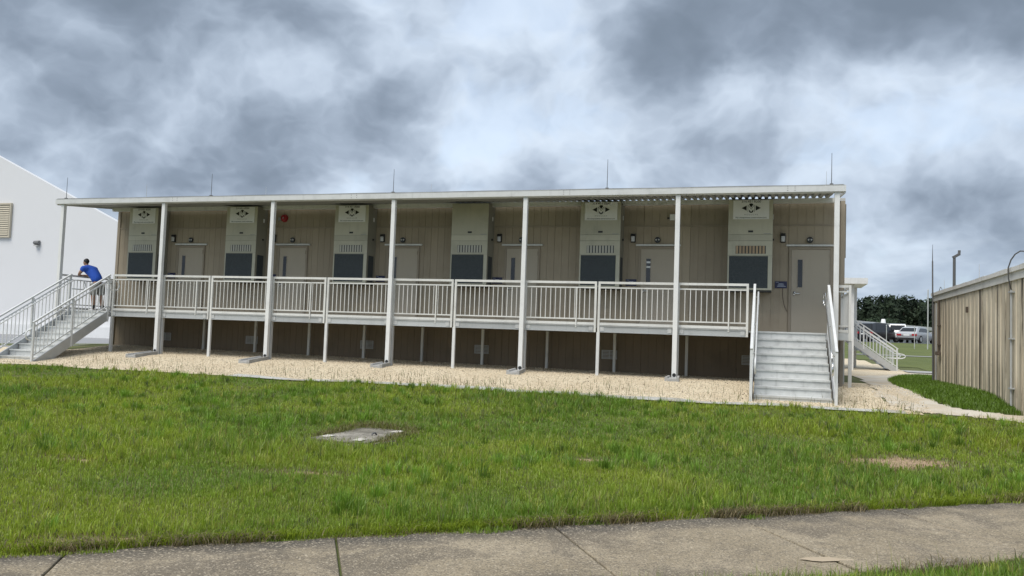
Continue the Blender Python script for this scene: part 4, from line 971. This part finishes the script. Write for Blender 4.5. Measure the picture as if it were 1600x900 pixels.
# ------------------------------------------------------------------ rear porch and stairs
rc = empty('rear_canopy', (22.8, 18, 0), 'low white flat canopy on slim posts behind the right end of the building', 'canopy')
bx(14, 23.08, 15.6, 18.1, 3.345, 3.57).build('roof', 'bright_white', rc)
for x, y in ((22.84, 18.0), (22.55, 16.0), (19.2, 18.0)): bx(x-.075, x+.075, y-.075, y+.075, -.05, 3.344).build('post', 'bright_white', rc)
t = empty('rear_stairs', (23.5, 17.2, 0), 'white metal stairs with looped handrails behind the building, descending right', 'stairs')
sl2 = -(1.86-.89)/(24.29-22.91)
for y in (16.6, 17.9):
    f = lambda x, d: (x, y, 1.86+(x-22.91)*sl2+d)
    MB().bar(f(21.8, -.92), f(24.25, -.90), .04, .22).build('stringer', 'aluminium', t)
    r = MB(); r.bar(f(21.8, 0), f(24.3, 0), .045, .04); r.bar(f(21.8, -.13), f(24.3, -.13), .03, .03); r.bar(f(21.8, -.72), f(24.3, -.72), .03, .03)
    for x in (21.85, 23.05, 24.26): a = f(x, 0); r.box(x-.025, x+.025, y-.025, y+.025, a[2]-.92, a[2])
    h_ = r.build('handrail', 'white_paint', t)
    for j in range(19):
        x = 21.95+j*.122; a = f(x, 0); bx(x-.009, x+.009, y-.009, y+.009, a[2]-.71, a[2]-.14).build('baluster', 'white_paint', h_)
    pts = [f(22.8, -.17), f(24.3, -.17)]; a = f(24.3, -.17)
    for q_ in np.linspace(0, math.pi, 8): pts.append((24.36+.2*math.sin(q_), y, a[2]-.11+.09*math.cos(q_)))
    pts.append((24.0, y, a[2]-.2)); MB().tube(pts, .02, 8).build('grab_rail', 'white_paint', h_, smooth=True)
for i in range(7):
    x = 22.3+i*.27; z = 1.32-.18-i*.172
    bx(x, x+.28, 16.625, 17.875, z-.03, z).build('tread', 'aluminium', t)
rd = empty('rear_deck', (21, 17, 0), 'grey raised rear deck behind the right end of the building', 'deck')
bx(14, 22.25, 15.8, 18.0, 1.2, 1.32).build('platform', 'aluminium', rd)
for x in (14.2, 18.0, 22.1): bx(x, x+.08, 17.8, 17.88, -.05, 1.2).build('leg', 'galvanised', rd)
# ------------------------------------------------------------------ large white building on the left
lb = empty('white_hall', (-34, 16, 0), 'large white gabled hall behind the left end of the porch', 'building')
rk = lambda x: 9.69+(-21.1-x)*.444
poly = [(-56, -.1), (-11, -.1), (-11, rk(-11)), (-33.5, rk(-33.5)), (-56, rk(-11))]
MB().prism(poly, 1, 16, 16.3).build('gable_wall', 'tent_white', lb)
mb = MB(); mb.add([(-11, 16.3, -.1), (-11, 60, -.1), (-11, 60, 4.95), (-11, 16.3, 4.95), (-11.3, 16.3, -.1), (-11.3, 60, -.1), (-11.3, 60, 4.95), (-11.3, 16.3, 4.95)], [(0,1,2,3),(7,6,5,4),(0,4,5,1),(1,5,6,2),(2,6,7,3),(3,7,4,0)]); mb.build('side_wall', 'tent_white', lb)
bx(-55.7, -11.3, 16.3, 60, 4.75, 4.9).build('roof', 'tent_white', lb)
bx(-56.1, -10.9, 15.7, 15.98, -.12, .54).build('sill', 'tent_sill', lb)
g = bx(-22.35, -20.0, 15.93, 15.99, 5.32, 7.0).build('louver', 'fixture_grey', lb)
for j in range(14): 
    mb = MB(); z = 5.37+j*.117; mb.add([(-22.3, 15.88, z), (-20.05, 15.88, z), (-20.05, 15.925, z+.1), (-22.3, 15.925, z+.1), (-22.3, 15.885, z-.015), (-20.05, 15.885, z-.015), (-20.05, 15.929, z+.085), (-22.3, 15.929, z+.085)], [(0,1,2,3),(7,6,5,4),(0,4,5,1),(1,5,6,2),(2,6,7,3),(3,7,4,0)]); mb.build('slat', 'louver_beige', g)
mb = MB(); mb.box(-22.45, -19.93, 15.86, 15.985, 5.22, 5.31); mb.box(-22.45, -19.93, 15.86, 15.985, 7.01, 7.1); mb.box(-19.995, -19.93, 15.86, 15.985, 5.31, 7.01); mb.build('louver_frame', 'louver_beige', g)
t = empty('wall_pack_lamp', (-18, 15.99, 4.75), 'small grey lamp on the white hall wall below the louver', 'lamp')
MB().prism([(15.98, 4.8), (15.85, 4.83), (15.78, 4.92), (15.82, 5.02), (15.98, 5.06)], 0, -18.17, -17.85).build('housing', 'fixture_grey', t, bevel=.02); bx(-18.13, -17.89, 15.8, 15.95, 4.75, 4.795).build('lens', 'lamp_glass', t)
# ------------------------------------------------------------------ parking lot
def loft(secs):
    """secs: rings of equal point count"""
    mb = MB(); n = len(secs[0])
    for r in secs: mb.v += [tuple(p) for p in r]
    for i in range(len(secs)-1):
        for j in range(n): a = i*n+j; b = i*n+(j+1) % n; mb.f.append((a, b, b+n, a+n))
    mb.f.append(tuple(range(n))[::-1]); mb.f.append(tuple((len(secs)-1)*n+j for j in range(n)))
    return mb
def car(label, x, y, ang, paint, suv, L_=4.6, W_=1.82):
    z0 = zt0(x, y)+.02
    t = empty('parked_car', (x, y, z0), label, 'car', 'cars in the parking lot'); t.rotation_euler.z = ang
    H = 1.72 if suv else 1.45; bh = 1.0 if suv else .92
    # body: front is +Y
    st_ = [(-L_/2, .45, bh-.12, .86), (-L_/2+.15, .30, bh, .96), (-L_/2+.9, .25, bh+.02, 1), (0, .24, bh, 1), (L_/2-1.3, .25, bh-.04, 1), (L_/2-.4, .27, bh-.16, .95), (L_/2, .4, bh-.32, .82)]
    def ring(yy, a, b, k):
        w_ = W_/2*k; return [(-w_*.92, yy, a), (w_*.92, yy, a), (w_, yy, a+.2), (w_, yy, b-.22), (w_*.95, yy, b), (-w_*.95, yy, b), (-w_, yy, b-.22), (-w_, yy, a+.2)]
    loft([ring(*s) for s in st_]).build('body', paint, t, local=True, bevel=.03)
    ys = [(-L_/2+.12, bh-.02, .9), (-L_/2+(.35 if suv else .75), H-.08, .72), (-L_/2+(.9 if suv else 1.3), H, .72), (L_/2-2.1, H-.02, .72), (L_/2-1.25, bh-.05, .88)]
    def cab(yy, z, k, sc=1.): w_ = W_/2*k*sc; return [(-W_/2*.90*sc, yy, bh-.06), (W_/2*.90*sc, yy, bh-.06), (w_, yy, max(z, bh-.05)), (-w_, yy, max(z, bh-.05))]
    cb_ = loft([cab(*s) for s in ys]).build('cabin', paint, t, local=True, bevel=.03)
    # glass: rear, windscreen, sides (just proud of the cabin)
    g = MB(); y0_, z0_, k0 = ys[0]; y1_, z1_, k1 = ys[1]
    def lerp(a, b, q_): return a+(b-a)*q_
    def quadY(A, B, q0, q1, oy):
        (ya, za, ka), (yb_, zb_, kb) = A, B
        p = []
        for q_, sg in ((q0, -1), (q0, 1), (q1, 1), (q1, -1)): p.append((sg*W_/2*.86*lerp(ka, kb, q_), lerp(ya, yb_, q_)+oy, lerp(za, zb_, q_)+.012))
        g.add(p+[(a, b-oy*.6, c-.01) for a, b, c in p], [(0,1,2,3),(7,6,5,4),(0,4,5,1),(1,5,6,2),(2,6,7,3),(3,7,4,0)])
    quadY(ys[0], ys[1], .22, .88, -.025); quadY(ys[4], ys[3], .15, .9, .025)
    for sg in (-1, 1):
        yA, yB, yC, yD = -L_/2+.55, -L_/2+(.75 if suv else 1.15), L_/2-2.1, L_/2-1.65
        def sx_(z): return sg*(W_/2*(.90+(.72-.90)*(z-bh+.06)/(H-bh+.06))+.012)
        zl_, zh_ = bh+.05, H-.13
        P_ = [(sx_(zl_), yA+.1, zl_), (sx_(zl_), yD+.1, zl_), (sx_(zh_), yC, zh_), (sx_(zh_), yB+.05, zh_)]
        g.add(P_+[(a-sg*.015, b, c) for a, b, c in P_], [(0,1,2,3),(7,6,5,4),(0,4,5,1),(1,5,6,2),(2,6,7,3),(3,7,4,0)])
    g.build('windows', 'glass_dark', t, local=True)
    for sx in (-1, 1):
        for yy in (-L_/2+.85, L_/2-.95):
            wh = MB().tube([(sx*(W_/2-.2), yy, .33), (sx*(W_/2+.012), yy, .33)], .33, 18).build('wheel', 'tyre', t, local=True)
            MB().tube([(sx*(W_/2+.0125), yy, .33), (sx*(W_/2+.02), yy, .33)], .21, 14).build('rim', 'galvanised', wh, local=True)
        bx(sx*W_/2*.72-.2, sx*W_/2*.72+.2, -L_/2-.02, -L_/2+.12, bh-.30, bh-.13).build('taillight', 'tail_red', t, local=True)
        bx(sx*(W_/2+.1)-.09, sx*(W_/2+.1)+.09, L_/2-1.75, L_/2-1.65, bh-.02, bh+.12).build('mirror', paint, t, local=True)
    bx(-.26, .26, -L_/2-.012, -L_/2+.05, .62, .74).build('plate', 'sign_white', t, local=True)
    bx(-W_/2*.8, W_/2*.8, -L_/2-.03, -L_/2+.1, .32, .46).build('bumper_trim', 'tyre', t, local=True)
    return t
car('silver sedan with red tail lights parked on the lawn edge by the stained building', 32.2, 63.6, math.radians(-30), 'car_silver', False)
car('white sport utility vehicle with dark rear glass between black and silver cars', 31.0, 66.5, math.radians(-8), 'car_white', True)
car('black sport utility vehicle left of the white one', 29.1, 64.0, math.radians(-40), 'car_black', True)
car('dark grey car half hidden behind the far stair handrails', 26.9, 64.4, math.radians(-40), 'car_grey', False)
car('silver car at the right, mostly hidden by the stained building corner', 35.9, 64.6, math.radians(-26), 'car_silver', False)
fb = empty('carport_building', (45, 60, 1), 'long low flat-roofed pale building behind the parked cars', 'building')
d_ = Vector((.478, .878, 0)); nrm = Vector((-.878, .478, 0)); A = Vector((28.0, 72, .75))
def obox(mb, a0, a1, b0, b1, z0, z1):
    vs = [A+d_*a+nrm*b+Vector((0, 0, z)) for z in (z0, z1) for a, b in ((a0, b0), (a1, b0), (a1, b1), (a0, b1))]
    return mb.add([tuple(v) for v in vs], [(3,2,1,0),(4,5,6,7),(0,1,5,4),(1,2,6,5),(2,3,7,6),(3,0,4,7)])
obox(MB(), -8, 45, 2, 9, .9, 2.75).build('wall', 'tent_sill', fb)
obox(MB(), -8.3, 45.3, -.2, 9.2, 2.76, 2.95).build('roof', 'bright_white', fb)
obox(MB(), -8.3, 45.3, -.25, -.21, 2.55, 2.93).build('fascia', 'shed_trim', fb)
for k in range(14): obox(MB(), -8+k*4, -7.88+k*4, 0, .12, .9, 2.755).build('post', 'white_paint', fb)
mb = MB(); c0 = A+d_*14+nrm*3
for i in range(5):
    pass
mb.tube([(c0.x, c0.y, 3.7), (c0.x, c0.y, 3.9), (c0.x, c0.y, 4.2), (c0.x, c0.y, 4.4)], .32, 14, .2); mb.build('roof_vent', 'bright_white', fb, smooth=True)
for i, (x, y, z1, lab) in enumerate(((27.38, 45, 2.55, 'thin white post on the back lawn in front of the black car'), (29.18, 45, 2.5, 'thin white post on the back lawn in front of the silver sedan'), (30.02, 45, 5.1, 'tall thin white pole on the back lawn beside the stained building'))):
    t = empty('lawn_post', (x, y, zt0(x, y)), lab, 'post', 'posts on the back lawn')
    MB().tube([(x, y, zt0(x, y)-.1), (x, y, z1)], .025 if i < 2 else .04, 8).build('pole', 'galvanised', t); MB().tube([(x, y, z1+.001), (x, y, z1+.06)], .04, 8).build('cap', 'white_paint', t)
# ------------------------------------------------------------------ trees
def leaf_mass(name, centers, radii, per, size, mat, parent=None, stretch=1., label=None):
    vs = []; fs = []
    c = np.repeat(np.array(centers), per, 0); r = np.repeat(np.array(radii), per, 0)
    n = len(c)
    d = RNG.normal(size=(n, 3)); d /= np.linalg.norm(d, axis=1)[:, None]
    p = c+d*r*(RNG.random(n)**.45)[:, None]
    a = RNG.normal(size=(n, 3)); a /= np.linalg.norm(a, axis=1)[:, None]; b = np.cross(a, RNG.normal(size=(n, 3))); b /= np.linalg.norm(b, axis=1)[:, None]
    s = size*RNG.uniform(.5, 1.4, n)[:, None]
    V = np.stack([p-a*s, p+b*s*.45, p+a*s, p-b*s*.45], 1)
    if parent is not None: V = V-np.array(wloc(parent))
    me = bpy.data.meshes.new(name); me.from_pydata(V.reshape(-1, 3).tolist(), [], np.arange(n*4).reshape(-1, 4).tolist()); me.materials.append(MATS[mat])
    o = bpy.data.objects.new(name, me); C.objects.link(o); o.parent = parent; return o
cen = []; rad = []; tr_ = MB()
rt_ = random.Random(3)
for i in range(300):
    x = rt_.uniform(20, 90); y = rt_.uniform(122, 150); H = rt_.uniform(4.6, 7.6)+(y-122)*.05; z0 = 1.5
    rr_ = rt_.uniform(1.3, 2.4); pine = rt_.random() < .45
    nl = 7
    for k in range(nl):
        q_ = k/(nl-1); zc = z0+H*(.18+.80*q_); rk_ = (rr_*(1.0-.72*q_) if pine else rr_*(.75+.5*math.sin(math.pi*min(1, q_*.9+.1))))*rt_.uniform(.75, 1.25)
        cen.append((x+rt_.uniform(-.9, .9)*(1-.6*q_), y+rt_.uniform(-.5, .5), zc)); rad.append((rk_, rk_, H*.10))
    tr_.tube([(x, y, z0-.2), (x, y, z0+H*.9)], .16, 5, .04)
wd_ = leaf_mass('woodland', cen, rad, 60, .34, 'pine_leaf'); tag(wd_, 'dark green pine wood on the horizon behind the car park', 'wood', kind='stuff')
tag(tr_.build('woodland_trunks', 'bark'), 'dark trunks inside the far pine wood', 'wood', kind='stuff')
t = empty('round_tree', (34.8, 110, 1.5), 'rounded dark bushy tree in front of the pine wood', 'tree')
MB().tube([(34.8, 110, .9), (34.85, 110, 2.6), (34.8, 110, 4)], .25, 8, .1).build('trunk', 'bark', t)
cen = []; rad = []
for i in range(40):
    a = rt_.uniform(0, 6.28); b = rt_.random(); rr_ = 2.1*math.sqrt(b)
    cen.append((34.8+rr_*math.cos(a), 110+rr_*math.sin(a), 2.4+3.2*math.sqrt(max(0, 1-(rr_/2.4)**2))*rt_.uniform(.3, 1))); rad.append((.75, .75, .6))
leaf_mass('crown', cen, rad, 160, .2, 'broad_leaf', t)
# ------------------------------------------------------------------ man leaning on the end rail
def skinned(name, pts, edges, mat, parent, sub=2, root=0):
    me = bpy.data.meshes.new(name); off = wloc(parent)
    me.from_pydata([tuple(Vector(p[:3])-off) for p in pts], edges, []); me.materials.append(MATS[mat])
    o = bpy.data.objects.new(name, me); C.objects.link(o); o.parent = parent
    o.modifiers.new('skin', 'SKIN').use_smooth_shade = True
    if not me.skin_vertices:
        import bmesh
        bm = bmesh.new(); bm.from_mesh(me); bm.verts.layers.skin.verify(); bm.to_mesh(me); bm.free()
    for i, p in enumerate(pts):
        sv = me.skin_vertices[0].data[i]; r = p[3]; sv.radius = r if isinstance(r, tuple) else (r, r); sv.use_root = (i == root)
    sb = o.modifiers.new('sub', 'SUBSURF'); sb.levels = sub; sb.render_levels = sub
    return o
pn = empty('person', (.42, .95, DZ), 'man in blue shirt and tan shorts leaning on the end rail', 'person')
PY = .95
PDX, PDZ = .045, -.02
B = [(.40, PY, 2.05, .075), (.34, PY, 2.18, .085), (.20, PY, 2.33, .115), (.06, PY, 2.44, .10), (-.01, PY, 2.50, .058), (-.04, PY, 2.53, .055),   # 0-5 pelvis..neck
     (-.06, PY, 2.59, .088), (-.065, PY, 2.65, .07),                                    # 6,7 head
     (.06, PY-.19, 2.42, .062), (-.02, PY-.24, 2.27, .046), (-.16, PY-.14, 2.215, .034),(-.18, PY-.02, 2.205, .028),             # 8-11 near arm
     (.06, PY+.19, 2.42, .062), (-.02, PY+.25, 2.27, .046), (-.16, PY+.16, 2.215, .034),(-.19, PY+.06, 2.215, .028),         # 12-15
     (.41, PY-.10, 1.92, .075), (.39, PY-.12, 1.62, .062), (.41, PY-.11, 1.42, .056), (.42, PY-.11, 1.21, .038), (.33, PY-.12, 1.175, .034), (.26, PY-.12, 1.17, .028),  # 16-21
     (.43, PY+.10, 1.92, .075), (.46, PY+.12, 1.62, .062), (.50, PY+.12, 1.42, .056), (.53, PY+.12, 1.21, .038), (.44, PY+.13, 1.175, .034), (.37, PY+.13, 1.17, .028)]
E_ = [(0,1),(1,2),(2,3),(3,4),(4,5),(5,6),(6,7),(3,8),(8,9),(9,10),(10,11),(3,12),(12,13),(13,14),(14,15),(0,16),(16,17),(17,18),(18,19),(19,20),(20,21),(0,22),(22,23),(23,24),(24,25),(25,26),(26,27)]
# fingers
for base, sg in ((11, 1), (15, -1)):
    bxp = B[base]
    for j in range(4):
        i0 = len(B); ox = -.012+.011*j*-1
        B.append((bxp[0]-.012-.012*(1.5-j), bxp[1]+sg*.045, bxp[2]+.006, .0095)); B.append((bxp[0]-.02-.012*(1.5-j), bxp[1]+sg*(.085-.006*abs(j-1.5)), bxp[2]-.008, .0085))
        E_ += [(base, i0), (i0, i0+1)]
    i0 = len(B); B.append((bxp[0]+.035, bxp[1]+sg*.02, bxp[2]+.01, .010)); B.append((bxp[0]+.04, bxp[1]+sg*.055, bxp[2], .009)); E_ += [(base, i0), (i0, i0+1)]
body = skinned('body', B, E_, 'skin', pn)
g_ = 1.16
S = [(.455, PY, 1.985, .165), (.34, PY, 2.18, .165), (.20, PY, 2.33, .172), (.07, PY, 2.435, .142), (.01, PY, 2.485, .075), (.06, PY-.20, 2.41, .088), (.0, PY-.235, 2.31, .078), (.06, PY+.20, 2.41, .088), (.0, PY+.245, 2.31, .078)]
skinned('shirt', S, [(0,1),(1,2),(2,3),(3,4),(3,5),(5,6),(3,7),(7,8)], 'shirt_blue', body)
S = [(.40, PY, 2.10, .15), (.415, PY-.10, 1.88, .13), (.395, PY-.12, 1.60, .112), (.435, PY+.10, 1.88, .13), (.46, PY+.12, 1.60, .112)]
skinned('shorts', S, [(0,1),(1,2),(0,3),(3,4)], 'shorts_tan', body)
hm = MB(); nu, nv = 16, 10; hr = random.Random(2)
for j in range(nv+1):
    th = math.pi*j/nv
    for i in range(nu):
        ph = 2*math.pi*i/nu; q_ = 1+hr.uniform(-.03, .03)
        hm.v.append((-.042+.082*q_*math.sin(th)*math.cos(ph), PY+.076*q_*math.sin(th)*math.sin(ph), 2.632+.088*q_*math.cos(th)))
for j in range(nv):
    for i in range(nu): hm.f.append((j*nu+i, j*nu+(i+1) % nu, (j+1)*nu+(i+1) % nu, (j+1)*nu+i))
hm.build('hair', 'hair_black', body, smooth=True)
for dy, dx in ((-.11, .0), (.12, .11)):
    skinned('sock', [(.42+dx-(.01 if dx else 0), PY+dy, 1.36, .056), (.42+dx, PY+dy, 1.21, .046)], [(0,1)], 'sock_black', body)
    skinned('shoe', [(.45+dx, PY+dy-.005, 1.185, .045), (.36+dx, PY+dy-.01, 1.18, .045), (.25+dx, PY+dy-.01, 1.172, .034)], [(0,1),(1,2)], 'shoe_white', body)
pn.location = pn.location + Vector((PDX, 0, PDZ))
